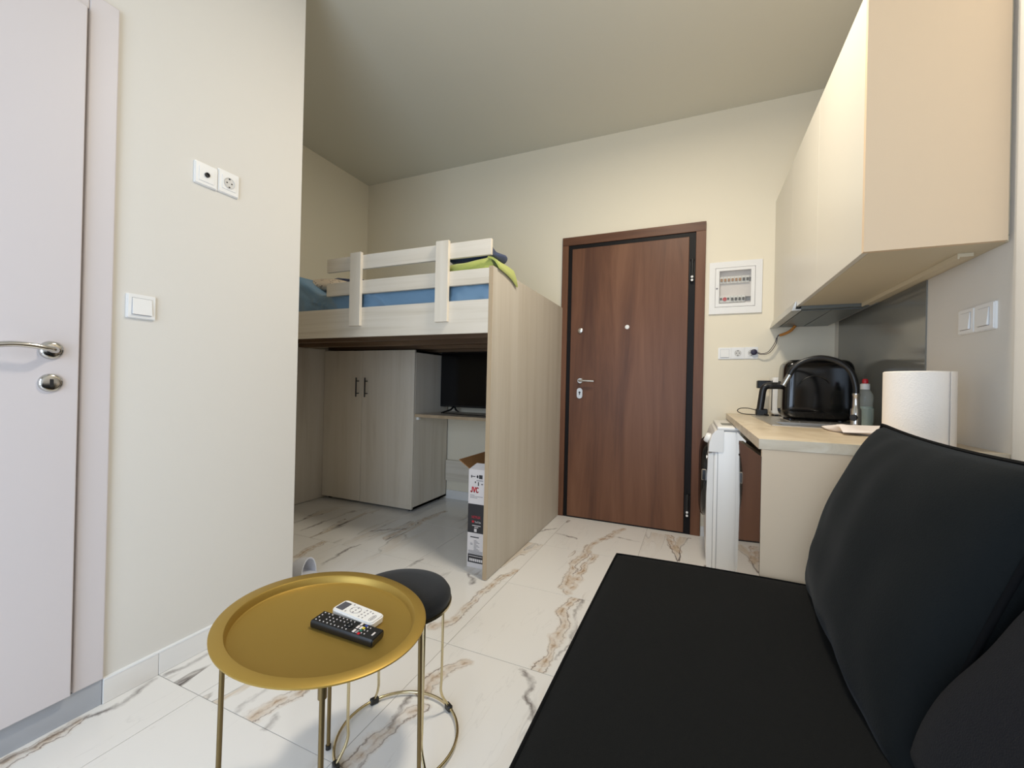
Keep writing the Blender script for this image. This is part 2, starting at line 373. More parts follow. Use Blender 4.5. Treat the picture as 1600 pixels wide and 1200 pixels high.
def tag(o, label, cat, group=None, kind=None):
    o['label'] = label; o['category'] = cat
    if group: o['group'] = group
    if kind: o['kind'] = kind
    return o
def thing(name, label, cat, loc=(0, 0, 0), group=None, kind=None):
    o = bpy.data.objects.new(name, None); o.empty_display_size = .05; COL.objects.link(o); o.location = loc
    return tag(o, label, cat, group, kind)
def struct(name, bm, mat, label, cat, loc=None):
    return tag(obj(name, bm, mat, loc=loc), label, cat, None, 'structure')
def copy_tree(o, parent=None):
    c = o.copy(); COL.objects.link(c); c.parent = parent
    for ch in list(o.children): copy_tree(ch, c)
    return c
def part_label(o, s): o['label'] = s; return o

def text_mesh(name, s, size, mat, parent, pos, axes, extr=.0004, width=None, bold=0.0):
    """flat lettering; axes = (direction of reading, direction up)"""
    c = bpy.data.curves.new('t', 'FONT'); c.body = s; c.size = size; c.extrude = extr; c.align_x = 'LEFT'; c.offset = bold
    t = bpy.data.objects.new('t', c); COL.objects.link(t)
    dg = bpy.context.evaluated_depsgraph_get(); me = bpy.data.meshes.new_from_object(t.evaluated_get(dg))
    bpy.data.objects.remove(t); bm = B(); bm.from_mesh(me); bpy.data.meshes.remove(me)
    if width:
        mx = max(v.co.x for v in bm.verts); mn = min(v.co.x for v in bm.verts); k = width/(mx-mn)
        for v in bm.verts: v.co.x = (v.co.x-mn)*k
    ex, ey = Vector(axes[0]), Vector(axes[1]); ez = ex.cross(ey); p = Vector(pos)
    for v in bm.verts: v.co = p+ex*v.co.x+ey*v.co.y+ez*v.co.z
    return obj(name, bm, mat, parent)

# ------------------------------------------------------------------ the room
XR, XL, XF = .836, -1.754, -3.134         # right wall, near left wall, far left wall of the bed alcove
YB, YP, YF, ZC = 3.385, 1.447, -1.30, 3.09   # back wall, end of the near left wall, wall behind the camera, ceiling

fl = struct('floor', bx(B(), XF-.1, XR+.1, YF-.1, YB+.1, -.06, -.0015), 'grout', 'floor of white marble-look tiles with brown veins', 'floor')
gx = [-.911+.6*k for k in range(-5, 5)]; gy = [.894+.6*k for k in range(-5, 6)]
for i in range(len(gx)-1):
    for j in range(len(gy)-1):
        x0, x1, y0, y1 = max(gx[i], XF), min(gx[i+1], XR), max(gy[j], YF), min(gy[j+1], YB)
        if x1-x0 < .01 or y1-y0 < .01: continue
        if x1 <= XL+.01 and y1 <= YP+.01: continue
        cx, cy = (gx[i]+gx[i+1])/2, (gy[j]+gy[j+1])/2
        bm = bx(B(), x0+.0011-cx, x1-.0011-cx, y0+.0011-cy, y1-.0011-cy, -.0012, 0, 0)
        t = obj('tile', bm, tile_mat(gx[i], gx[i+1], gy[j], gy[j+1]), fl, local=True); t.location = (cx, cy, 0)

bm = B()
px0, px1, pz0, pz1 = .119, .373, 1.66, 1.942      # opening of the fuse box
bx(bm, XF-.1, px0, YB, YB+.14, -.05, ZC+.05); bx(bm, px1, XR+.1, YB, YB+.14, -.05, ZC+.05)
bx(bm, px0, px1, YB, YB+.14, -.05, pz0); bx(bm, px0, px1, YB, YB+.14, pz1, ZC+.05)
struct('wall_back', bm, 'wall', 'cream back wall around the brown entrance door', 'wall')
struct('wall_right', bx(bx(B(), XR, XR+.1, YF, YB, -.05, ZC+.05), XR-.012, XR+.02, YF, 1.655, -.05, ZC+.05), 'wall_l', 'pale wall carrying the kitchen cabinets', 'wall')
bm = B(); bx(bm, XF-.1, XF, YP-.1, YB, -.05, ZC+.05)
struct('wall_far_left', bm, 'wall', 'beige wall at the head of the loft bed', 'wall')
bm = B(); bx(bm, XL-.12, XL, YF, YP, -.05, ZC+.05); bx(bm, XF, XL-.12, YP-.12, YP, -.05, ZC+.05)
struct('wall_left', bm, 'wall_l', 'cream partition wall with sockets and a switch', 'wall')
struct('ceiling', bx(B(), XF-.1, XR+.1, YF-.1, YB+.1, ZC, ZC+.1), 'ceil', 'plain matt ceiling', 'ceiling')
bm = B(); wx0, wx1, wz0, wz1 = -1.25, .35, .25, 2.25
bx(bm, XL, wx0, YF-.1, YF, -.05, ZC+.05); bx(bm, wx1, XR, YF-.1, YF, -.05, ZC+.05)
bx(bm, wx0, wx1, YF-.1, YF, -.05, wz0); bx(bm, wx0, wx1, YF-.1, YF, wz1, ZC+.05)
struct('wall_front', bm, 'wall_l', 'cream wall with the balcony window', 'wall')
wn = thing('window_1', 'white framed balcony window letting in daylight', 'window', (0, YF, 0), kind='structure')
bm = B()
for a in (wx0, (wx0+wx1)/2-.03, wx1-.06): bx(bm, a, a+.06, YF-.06, YF-.01, wz0, wz1)
bx(bm, wx0, wx1, YF-.06, YF-.01, wz0, wz0+.06); bx(bm, wx0, wx1, YF-.06, YF-.01, wz1-.06, wz1)
obj('window_frame', bm, 'white', wn)
box('pane', (wx0+.05, wx1-.05, YF-.04, YF-.034, wz0+.05, wz1-.05), 'pane', wn)

bb = thing('baseboard_left', 'marble-look skirting tiles along the partition wall', 'baseboard', (XL, .9, 0), kind='structure')
for a, b_ in ((.739, .893), (.8945, YP+.012)):
    cy = (a+b_)/2
    t = obj('tile', bx(B(), XL, XL+.012, a, b_, .0005, .078, .001), 'marble', bb)
box('trim', (XL, XL+.0135, .739, YP+.0125, .0785, .083), 'white_trim', bb)  # white strip paints the light caught by the top of the skirting
bb2 = thing('baseboard_back', 'pale skirting tiles along the back wall under the desk shelf', 'baseboard', (-1.6, YB, 0), kind='structure')
for k in range(3):
    a = -2.11+.36*k; obj('tile', bx(B(), a+.001, min(a+.359, -1.045), YB-.012, YB, .0005, .08, .001), 'marble', bb2)
bb3 = thing('baseboard_right', 'short white skirting beside the entrance door casing', 'baseboard', (.06, YB, 0), kind='structure')
box('tile', (.056, .3, YB-.01, YB, .0005, .07), 'white', bb3)

# ------------------------------------------------------------------ entrance door
d1 = thing('door_1', 'brown walnut veneer entrance door with chrome handle', 'door', (-.49, YB, 0), kind='structure')
cas = B(); y0, y1 = YB-.022, YB+.0
bx(cas, -1.030, -.978, y0, y1, 0, 2.225, .002); bx(cas, -.014, .052, y0, y1, 0, 2.225, .002)
obj('casing', cas, 'brown_v', d1); box('head_casing', (-1.030, .052, y0, y1, 2.225, 2.293), 'brown_h', d1, .002)
jm = B(); y0 = YB-.012
bx(jm, -.978, -.938, y0, y1, 0, 2.225); bx(jm, -.062, -.014, y0, y1, 0, 2.225); bx(jm, -.938, -.062, y0, y1, 2.188, 2.225)
obj('jamb', jm, 'black_metal', d1)
box('leaf', (-.944, -.060, YB-.026, YB-.001, .012, 2.190), 'brown_v', d1, .002)
box('threshold', (-.978, -.014, YB-.016, YB, 0, .010), 'black_metal', d1)
for z in (1.938, .213):
    h = B(); cyl(h, (-.036, YB-.024, z-.083), (-.036, YB-.024, z+.083), .013, seg=14); bx(h, -.055, -.018, YB-.02, YB-.012, z-.07, z+.07, .002)
    h = obj('hinge', h, 'black', d1, 40)
    for q in (-.048, -.072): obj('screw', cyl(B(), (-.036, YB-.0385, z+q), (-.036, YB-.033, z+q), .0085, seg=12), 'white', h, 40)
yd = YB-.026
obj('deadbolt', lathe(B(), [(0, .014), (.012, .014), (.020, .010), (.022, 0)], (-.862, yd, 1.520), (0, -1, 0)), 'satin', d1, 40)
box('thumb_turn', (-.866, -.858, yd-.022, yd-.012, 1.508, 1.532), 'satin', d1, .002)
obj('peephole', lathe(B(), [(0, .005), (.010, .006), (.016, .004), (.017, 0)], (-.493, yd, 1.538), (0, -1, 0)), 'white', d1, 40)
hd = obj('rosette', lathe(B(), [(0, .010), (.020, .010), (.024, .006), (.025, 0)], (-.855, yd, 1.114), (0, -1, 0)), 'satin', d1, 40)
tb = tube(B(), smooth_path([(-.855, yd-.005, 1.114), (-.855, yd-.038, 1.114), (-.845, yd-.050, 1.114), (-.80, yd-.052, 1.114), (-.735, yd-.050, 1.112)], 6), .0085, 10)
obj('handle', tb, 'satin', d1, 50)
es = prism(B(), [(x-.857, z+1.013) for x, z in rrect(.046, .084, .022, 8)], 'y', yd-.008, yd)
es = obj('escutcheon', es, 'satin', d1, 40)
kh = lathe(B(), [(0, .0005), (.008, .0005), (.008, 0)], (-.857, yd-.0085, 1.020), (0, -1, 0), 14); bx(kh, -.861, -.853, yd-.0092, yd-.0083, 1.000, 1.018)
obj('keyhole', kh, 'dark', es)

# ------------------------------------------------------------------ white bathroom door in the near left wall
d2 = thing('door_2', 'white flush inner door with a chrome lever on the partition wall', 'door', (XL, .26, 0), kind='structure')
ar = B()
bx(ar, XL-.002, XL+.014, .664, .739, .084, 2.258, .004, 2); bx(ar, XL-.002, XL+.014, -.24, -.165, .084, 2.258, .004, 2); bx(ar, XL-.002, XL+.014, -.165, .664, 2.20, 2.258, .004, 2)
obj('architrave', ar, 'door_white', d2)
obj('leaf', bx(B(), XL+.004, XL+.030, -.155, .654, .090, 2.195, .003, 2), 'door_white', d2)
box('sill', (XL-.001, XL+.006, -.24, .737, .0005, .083), 'sill', d2)
xd = XL+.030
rs = obj('rosette', lathe(B(), [(0, .011), (.017, .011), (.023, .009), (.0265, .004), (.027, 0)], (xd, .592, 1.138), (1, 0, 0)), 'chrome', d2, 50)
tb = tube(B(), smooth_path([(xd+.008, .592, 1.138), (xd+.030, .590, 1.138), (xd+.046, .575, 1.140), (xd+.050, .540, 1.146), (xd+.050, .500, 1.147), (xd+.048, .465, 1.141)], 6), [.010]*6+[.0095]*6+[.008]*19, 12)
obj('handle', tb, 'chrome', d2, 60)
rs = obj('key_rosette', lathe(B(), [(0, .009), (.017, .009), (.023, .008), (.0265, .004), (.027, 0)], (xd, .592, 1.043), (1, 0, 0)), 'chrome', d2, 50)
box('keyhole', (xd+.008, xd+.0098, .588, .596, 1.032, 1.054), 'dark', rs)

# ------------------------------------------------------------------ switches and sockets (local: x along the wall, z up, -y out of the wall)
def wall_plate(name, label, cat, insert, loc, rotz, group=None, wdt=.083, hgt=.083):
    t = thing(name, label, cat, loc, group); t.rotation_euler = (0, 0, rotz)
    f = B(); prism(f, rrect(wdt, hgt, .004, 3), 'y', -.009, 0)
    bmesh.ops.recalc_face_normals(f, faces=f.faces[:])
    bmesh.ops.bevel(f, geom=[e for e in f.edges if all(abs(v.co.y+.009) < 1e-5 for v in e.verts)], offset=.003, segments=2, affect='EDGES')
    fr = obj('frame', f, 'white', t, 35, local=True)
    iw = .055
    if insert == 'switch':
        r = B(); prism(r, [(-.009, -iw/2), (-.0155, -iw/2), (-.011, iw/2), (-.009, iw/2)], 'x', -iw/2, iw/2)
        obj('rocker', r, 'white', t, local=True)
        obj('shadow_gap', bx(B(), -iw/2-.001, iw/2+.001, -.0096, -.009, -iw/2-.0012, iw/2+.0012), 'print_grey', t, local=True)
    else:
        g = B(); prism(g, rrect(iw, iw, .003, 3), 'y', -.0112, -.009); obj('insert', g, 'white', t, local=True)
        if insert == 'socket':
            obj('cup', lathe(B(), [(.0215, .0132), (.0200, .0132), (.0185, .0113), (0, .0113)], (0, 0, 0), (0, -1, 0), 24), 'cup', t, 40, local=True)
            h = B()
            for sx in (-1, 1): lathe(h, [(0, .0118), (.003, .0118), (.003, .011)], (sx*.0095, 0, 0), (0, -1, 0), 10)
            for sz in (-1, 1): bx(h, -.003, .003, -.0122, -.011, sz*.017-.003, sz*.017+.003)
            obj('contact_hole', h, 'dark', t, local=True)
        else:
            obj('aerial_jack', lathe(B(), [(.009, .0112), (.009, .016), (.0065, .016), (.0065, .0118), (0, .0118)], (0, 0, 0), (0, -1, 0), 18), 'dark', t, 40, local=True)
    return t
wall_plate('aerial_socket', 'white aerial socket with a round black jack on the partition wall', 'socket', 'aerial', (XL, 1.0155, 1.850), PI/2, None, .083, .085)
wall_plate('power_socket', 'white power socket beside the aerial jack on the partition wall', 'socket', 'socket', (XL, 1.1005, 1.856), PI/2, None, .083, .092)
wall_plate('light_switch', 'single square white light switch beside the white inner door', 'switch', 'switch', (XL, .819, 1.306), PI/2)
wall_plate('light_switch', 'white switch nearest the entrance door in the row of three', 'switch', 'switch', (.190, YB, 1.328), 0)
wall_plate('power_socket', 'empty white power socket in the middle of the row of three', 'socket', 'socket', (.2735, YB, 1.329), 0)
ps = wall_plate('power_socket', 'white power socket holding the round dark plug beside the hood', 'socket', 'socket', (.357, YB, 1.330), 0)
wall_plate('light_switch', 'white wall switch above the worktop, farther from the camera', 'switch', 'switch', (XR, 1.900, 1.314), -PI/2, None, .09, .083)
wall_plate('light_switch', 'white wall switch above the worktop, nearer the paper towel end', 'switch', 'switch', (XR, 1.803, 1.314), -PI/2, None, .098, .086)
for z, nm in ((1.371, 'upper white switch half hidden behind the loft bed panel'), (1.283, 'lower white switch half hidden behind the loft bed panel')):
    wall_plate('light_switch', nm, 'switch', 'switch', (-1.074, YB, z), 0)

# plug with two thin wires to the hood
pg = thing('plug', 'round dark plug with thin wires in the end socket', 'plug', (.372, YB, 1.335))
obj('body', lathe(B(), [(0, .034), (.014, .034), (.019, .030), (.0205, .0125), (.012, .0115)], (.372, YB, 1.335), (0, -1, 0), 24), 'purple', pg, 40)
for k in (0, 1):
    s = .006*k
    tb = tube(B(), smooth_path([(.388, YB-.040, 1.332-s), (.42, YB-.042, 1.322-s), (.455+.008*k, YB-.045, 1.335-s), (.487+.01*k, YB-.05, 1.385), (.502+.004*k, YB-.055, 1.430+.01*k), (.520, YB-.06, 1.445)], 6), .0022, 6)
    obj('wire', tb, 'purple', pg, 60)
cc = thing('conduit', 'short orange corrugated conduit hanging out under the cooker hood', 'conduit', (.55, YB-.08, 1.46))
pth = smooth_path([(.517, YB-.06, 1.443), (.545, YB-.075, 1.452), (.575, YB-.09, 1.470), (.598, YB-.10, 1.500)], 10)
obj('hose', tube(B(), pth, [.0095 if k % 2 else .0078 for k in range(len(pth))], 10), 'orange', cc, 30)

# ------------------------------------------------------------------ fuse box
fb = thing('fuse_box', 'white flush fuse box with a clear window beside the entrance door', 'fuse box', (.246, YB, 1.8))
f = B(); X0, X1, Z0, Z1 = .081, .415, 1.612, 1.985
for d in ((X0, px0, Z0, Z1), (px1, X1, Z0, Z1), (px0, px1, Z0, pz0), (px0, px1, pz1, Z1)): bx(f, d[0], d[1], YB-.012, YB+.0, d[2], d[3])
obj('outer_frame', f, 'white', fb)
dr = B(); g = .0025; qx0, qx1, qz0, qz1 = .146, .346, 1.686, 1.920
for d in ((px0+g, qx0, pz0+g, pz1-g), (qx1, px1-g, pz0+g, pz1-g), (qx0, qx1, pz0+g, qz0), (qx0, qx1, qz1, pz1-g)): bx(dr, d[0], d[1], YB-.013, YB-.001, d[2], d[3])
dr = obj('door', dr, 'white', fb)
box('pane', (qx0, qx1, YB-.009, YB-.007, qz0, qz1), 'pane', dr)
box('latch', (px0+.006, px0+.018, YB-.016, YB-.012, 1.79, 1.80), 'print_grey', dr)
ins = B(); bx(ins, px0, px1, YB+.09, YB+.10, pz0, pz1)
for d in ((px0, px0+.004, pz0, pz1), (px1-.004, px1, pz0, pz1), (px0, px1, pz0, pz0+.004), (px0, px1, pz1-.004, pz1)): bx(ins, d[0], d[1], YB, YB+.09, d[2], d[3])
obj('casing', ins, 'print_white', fb)
cv = B()
for a, b_ in ((pz0+.004, 1.705), (1.738, 1.845), (1.875, pz1-.004)): bx(cv, px0+.004, px1-.004, YB+.035, YB+.04, a, b_)
obj('cover_plate', cv, 'print_white', fb)
for r_, z in enumerate((1.860, 1.7215)):
    for k in range(8):
        xx = .150+.0235*k; wd_ = .0225
        if r_ == 1 and k in (1, 2): continue
        if r_ == 1 and k == 7: continue
        if r_ == 1 and k == 0: wd_ = .069
        br = box('breaker', (xx, xx+wd_, YB+.018, YB+.06, z-.024, z+.024), 'white', fb, .001)
        if wd_ > .06:
            obj('button', lathe(B(), [(.0135, 0), (.0135, .008), (.009, .008), (.009, .006), (0, .006)], (xx+.034, YB+.018, z), (0, -1, 0), 18), 'red', br)
            for q in (.010, .056): box('toggle', (xx+q-.006, xx+q+.006, YB+.008, YB+.018, z-.004, z+.009), 'black', br)
        else:
            box('toggle', (xx+.004, xx+.0185, YB+.006, YB+.018, z-.012, z+.008), 'black' if r_ or k > 5 else 'carton', br, .001)

# ------------------------------------------------------------------ loft bed
PX = -1.043          # inner side of the big side panel
bed = thing('loft_bed', 'high pale oak loft bed with guard rails over a wardrobe', 'bed', (-2.1, 2.7, 0))
sp = box('side_panel', (PX, -1.0195, 2.057, YB-.004, .004, 1.715), 'oak_panel', bed)
box('edge_band', (PX-.0002, -1.0193, 2.0550, 2.0572, .004, 1.7152), 'oak_edge', sp)
fbm = box('front_board', (XF+.004, PX, 2.055, 2.077, 1.350, 1.535), 'oak_h', bed)
box('bed_base', (XF+.004, PX, 2.077, YB-.004, 1.385, 1.405), 'slab', bed)
for k in range(4):
    y = 2.30+.32*k; box('cross_beam', (XF+.004, PX, y-.03, y+.03, 1.350, 1.385), 'slab', bed)
for z0, z1, x1 in ((1.778, 1.866, -1.034), (1.622, 1.706, PX)): box('guard_rail', (-2.238, x1, 2.055, 2.075, z0, z1), 'oak_h', bed, .001)
for x0, x1 in ((-2.020, -1.934), (-1.378, -1.294)): box('rail_post', (x0, x1, 2.034, 2.055, 1.418, 1.880), 'oak_v', bed, .001)
box('end_panel', (XF+.002, XF+.020, 2.08, YB-.01, .004, 1.35), 'oak_v', bed)
box('leg', (-2.80, -2.742, 2.235, 2.253, .003, 1.35), 'oak_edge', bed)
box('back_rail', (-2.105, PX, YB-.035, YB-.0125, .175, .360), 'oak_h', bed)

def sm(a, b, x):
    t = min(1, max(0, (x-a)/(b-a))); return t*t*(3-2*t)
# mattress under a blue sheet: profile from the front lower edge over the top to the back
mt = B(); nx, prof = 190, []
x0, x1 = XF+.03, PX-.008
ztop = lambda x: 1.650+.150*sm(-2.34, -2.62, x)-.02*sm(-2.8, -3.1, x)
rows = []
for i in range(nx+1):
    x = x0+(x1-x0)*i/nx; zt = ztop(x); row = []
    P = [(2.102, 1.408), (2.101, 1.45)]+[(2.100-.003*k/9, 1.48+(zt-.03-1.48)*k/9) for k in range(10)]+[(2.104, zt-.010), (2.118, zt), (2.16, zt+.004), (2.25, zt+.006), (2.5, zt+.01), (2.9, zt+.01), (3.3, zt), (3.36, zt-.03), (3.366, 1.408)]
    for k, (y, z) in enumerate(P):
        d_ = noise.noise(Vector((x*5-z*9, z*7+x*2, 1)))
        fold = abs(noise.noise(Vector((x*7+z*14+.6*d_, (z-x*.35)*3, 4))))
        wv = (1-min(1, fold*3.2))**2*.016+.010*noise.noise(Vector((x*3, z*3, 7)))
        if k in (0, len(P)-1): wv = 0
        yy = y-max(-.004, min(.016, wv)) if k < 12 else y; zz = z+(wv*.7 if 11 < k < len(P)-2 else 0)
        row.append(mt.verts.new((x, yy, zz)))
    rows.append(row)
for a, b_ in zip(rows, rows[1:]):
    for k in range(len(a)-1): mt.faces.new((a[k], b_[k], b_[k+1], a[k+1]))
    mt.faces.new((a[-1], b_[-1], b_[0], a[0]))
mt.faces.new(rows[0]); mt.faces.new(rows[-1][::-1])
tag(obj('mattress', mt, 'sheet', smooth=70, loc=(-2.1, 2.7, 1.408)), 'mattress in a wrinkled blue sheet on the loft bed', 'mattress')

def folded(name, label, cat, mat, x0, x1, y0, y1, z0, z1, amp=.006, lean=0, seed=0):
    """soft folded textile: rounded slab with creases"""
    bm = B(); t = bx(B(), -1, 1, -1, 1, -1, 1)
    bmesh.ops.subdivide_edges(t, edges=t.edges[:], cuts=14, use_grid_fill=True)
    hx, hy, hz = (x1-x0)/2, (y1-y0)/2, (z1-z0)/2; c = Vector(((x0+x1)/2, (y0+y1)/2, (z0+z1)/2))
    for v in t.verts:
        p = v.co.copy(); q = Vector([math.copysign(abs(a)**1.0, a) for a in p])
        ln = (abs(q.x)**8+abs(q.y)**8+abs(q.z)**3)**(1/6); s = 1/max(1, ln)
        w_ = Vector((q.x*hx*(1-.05*abs(q.z)**2), q.y*hy*(1-.08*abs(q.z)**2), q.z*hz*(1-.35*max(abs(q.x), abs(q.y))**6)))
        nz = noise.noise(Vector((w_.x*9+seed, w_.y*7, w_.z*30)))
        v.co = c+w_+Vector((nz*amp*.6, nz*amp, nz*amp))+Vector((0, 0, lean*q.x))
    join(bm, t)
    return bm, c
bm, c = folded('', '', '', '', -1.375, -1.050, 2.11, 2.38, 1.664, 1.786, .012, .012, 2)
# a tongue of the blanket lies over the top of the side panel
tg = B(); pts = []
for i in range(9):
    y = 2.10+.26*i/8; lo = .012*noise.noise(Vector((y*9, 3, 0)))
    pts.append([(-1.075, y, 1.785+lo), (-1.050, y, 1.779+lo), (-1.028, y, 1.765+lo), (-1.012, y, 1.742+lo-.02*(i/8)), (-1.004, y+.01, 1.722+lo-.05*(i/8)**2)])
vs = [[tg.verts.new(p) for p in r] for r in pts]; vb = [[tg.verts.new(Vector(p)-Vector((.006, 0, .010))) for p in r] for r in pts]
for A in (vs, vb):
    for a, b_ in zip(A, A[1:]):
        for k in range(4): tg.faces.new((a[k], b_[k], b_[k+1], a[k+1]))
for k in range(4): tg.faces.new((vs[0][k], vs[0][k+1], vb[0][k+1], vb[0][k])); tg.faces.new((vs[-1][k], vs[-1][k+1], vb[-1][k+1], vb[-1][k]))
for i in range(8): tg.faces.new((vs[i][4], vs[i+1][4], vb[i+1][4], vb[i][4])); tg.faces.new((vs[i][0], vs[i+1][0], vb[i+1][0], vb[i][0]))
join(bm, tg)
tag(obj('blanket', bm, 'lime', smooth=60, loc=c), 'lime green blanket folded at the foot of the loft bed', 'blanket')
bm, c = folded('', '', '', '', -1.375, -1.075, 2.13, 2.35, 1.786, 1.862, .016, .008, 5)
tag(obj('blanket', bm, 'navy', smooth=50, loc=c), 'navy blue folded blanket on top of the lime green one', 'blanket')

def pillow(wd, ht, th, n=22, p=.42, concave=.05, seed=0, wr=.006, puff=2.0):
    """pillow in the local xz plane, thickness along y; returns (bmesh, seam points)"""
    bm = B(); F, K = [], []
    for i in range(n+1):
        u = -1+2*i/n; f_, k_ = [], []
        for j in range(n+1):
            v = -1+2*j/n
            x = wd/2*u*(1-concave*(1-v*v)); z = ht/2*v*(1-concave*(1-u*u))
            pf = max(0, (1-abs(u)**puff)*(1-abs(v)**puff))**p*th/2
            nz = noise.noise(Vector((x*8+seed, z*8, seed)))*wr*min(1, pf/(th*.1+1e-6))
            edge = i in (0, n) or j in (0, n)
            a = bm.verts.new((x, -pf-nz, z)); f_.append(a)
            k_.append(a if edge else bm.verts.new((x, pf+nz, z)))
        F.append(f_); K.append(k_)
    for i in range(n):
        for j in range(n):
            bm.faces.new((F[i][j], F[i+1][j], F[i+1][j+1], F[i][j+1])); bm.faces.new((K[i][j], K[i][j+1], K[i+1][j+1], K[i+1][j]))
    seam = [F[i][0].co.copy() for i in range(n)]+[F[n][j].co.copy() for j in range(n)]+[F[i][n].co.copy() for i in range(n, 0, -1)]+[F[0][j].co.copy() for j in range(n, 0, -1)]
    return bm, seam
def orient(o, c, ex, ez):
    """local x -> ex, local z -> ez"""
    ex = Vector(ex).normalized(); ez = Vector(ez); ez = (ez-ex*ez.dot(ex)).normalized(); ey = ez.cross(ex)
    m = Matrix((ex, ey, ez)).transposed().to_4x4(); m.translation = Vector(c); o.matrix_world = m; return o
bm, _ = pillow(.34, .28, .10, 14, .5, .04, 3)
orient(tag(obj('pillow', bm, 'pattern', smooth=80, local=True), 'cream pillow with a small dark print beside the blue sheet', 'pillow'), (-2.50, 2.33, 1.775), (1, .12, -.10), (0, .96, .22))
bm, c = folded('', '', '', '', -2.66, -2.38, 2.50, 2.75, 1.775, 1.885, .02, -.015, 9)
tag(obj('garment', bm, 'navy', smooth=50, loc=c), 'crumpled navy garment behind the printed pillow on the bed', 'clothing')

# ------------------------------------------------------------------ wardrobe, shelf, television
wd = thing('wardrobe', 'low pale oak wardrobe with two doors and black bar handles', 'wardrobe', (-2.62, 3.1, 0))
b_ = B(); WX0, WX1, WY = XF+.022, -2.113, 2.855
bx(b_, WX0, WX0+.018, WY+.020, YB-.006, .022, 1.336); bx(b_, WX1-.018, WX1, WY+.020, YB-.006, .022, 1.336)
bx(b_, WX0, WX1, WY+.020, YB-.006, .022, .04); bx(b_, WX0, WX1, WY+.020, YB-.006, 1.318, 1.336); bx(b_, WX0, WX1, YB-.012, YB-.006, .022, 1.336)
obj('body', b_, 'oak_v', wd)
for a, c_, hx in ((WX0+.001, -2.664, -2.703), (-2.661, WX1-.001, -2.606)):
    dd = box('door', (a, c_, WY, WY+.018, .024, 1.338), 'oak_v', wd, .001)
    h = cyl(B(), (hx, WY-.032, .935), (hx, WY-.032, 1.102), .0058, seg=12)
    for z in (.965, 1.072): cyl(h, (hx, WY-.032, z), (hx, WY, z), .0045, seg=10)
    obj('handle', h, 'black', dd, 40)
for x in (WX0+.05, WX1-.05):
    for y in (WY+.06, YB-.07): obj('foot', cyl(B(), (x, y, 0), (x, y, .022), .02), 'black', wd)
sh = thing('desk_shelf', 'pale oak desk shelf between wardrobe and bed panel', 'shelf', (-1.58, 3.1, .79))
sb_ = box('board', (WX1, PX, 2.873, YB-.002, .786, .810), 'oak_h', sh)
box('edge_band', (WX1, PX, 2.8715, 2.873, .7858, .8102), 'oak_edge', sb_)
box('bracket', (WX1, WX1+.022, 2.895, 2.918, .762, .786), 'white', sh)
box('bracket', (PX-.022, PX, 2.895, 2.918, .762, .786), 'white', sh)
tv = thing('television', 'black flat television standing on the desk shelf under the bed', 'television', (-1.63, 3.2, .81))
TX0, TX1, TZ0, TZ1 = -2.085, -1.185, .862, 1.342
box('housing', (TX0, TX1, 3.202, 3.236, TZ0, TZ1), 'black', tv, .004)
box('screen', (TX0+.008, TX1-.008, 3.2005, 3.203, TZ0+.016, TZ1-.008), 'tv_screen', tv)
box('back_cover', (TX0+.2, TX1-.2, 3.236, 3.27, TZ0+.04, TZ0+.30), 'black', tv, .008)
for x in (TX0+.14, TX1-.14):
    l = tube(B(), [(x, 3.215, TZ0+.01), (x-.01, 3.17, .838), (x-.045, 3.08, .816)], [.009, .0085, .006], 8)
    tube(l, [(x, 3.215, TZ0+.01), (x-.005, 3.25, .835), (x-.02, 3.32, .816)], [.009, .0085, .006], 8)
    obj('foot', l, 'black', tv, 50)
cb = tube(B(), smooth_path([(TX0+.10, 3.10, .8135), (TX0+.3, 3.05, .8135), (TX0+.55, 3.02, .8135), (TX0+.85, 3.04, .8135)], 8), .0035, 6)
tag(obj('cable', cb, 'black', smooth=60, loc=(-1.6, 3.05, .813)), 'thin black cable lying on the shelf before the television', 'cable')

# ------------------------------------------------------------------ television carton
bxn = thing('carton', 'tall narrow white printed television carton with open brown flaps', 'box', (-1.15, 2.55, 0))
CX0, CX1, CY0, CY1, CZ = -1.205, -1.062, 2.172, 2.95, .570
b_ = B(); tk = .005
bx(b_, CX0, CX1, CY0, CY0+tk, 0.001, CZ); bx(b_, CX0, CX1, CY1-tk, CY1, 0.001, CZ)
bx(b_, CX0, CX0+tk, CY0+tk, CY1-tk, 0.001, CZ); bx(b_, CX1-tk, CX1, CY0+tk, CY1-tk, 0.001, CZ); bx(b_, CX0+tk, CX1-tk, CY0+tk, CY1-tk, 0.001, .006)
obj('body', b_, 'print_white', bxn)
b_ = B(); bx(b_, CX0+tk, CX0+tk+.001, CY0+tk, CY1-tk, .006, CZ); bx(b_, CX0+tk, CX1-tk, CY1-tk-.001, CY1-tk, .006, CZ)
obj('lining', b_, 'carton', bxn)
def flap(q, mat):
    bm = B(); P = [Vector(p) for p in q]; n = (P[1]-P[0]).cross(P[2]-P[0]).normalized()*.004
    A = [bm.verts.new(p) for p in P]; Bv = [bm.verts.new(p+n) for p in P]
    bm.faces.new(A); bm.faces.new(Bv[::-1])
    for k in range(4): bm.faces.new((A[k], A[(k+1) % 4], Bv[(k+1) % 4], Bv[k]))
    return obj('flap', bm, mat, bxn)
part_label(flap([(CX0, CY0+.006, CZ), (CX0, CY1-.006, CZ), (CX0-.073, CY1-.006, CZ+.046), (CX0-.073, CY0+.006, CZ+.046)], 'carton'), 'brown inside of the open long flap')
flap([(CX0+.005, CY0, CZ), (CX1-.005, CY0, CZ), (CX1-.03, CY0+.035, CZ+.030), (CX0+.035, CY0+.035, CZ+.030)], 'print_white')
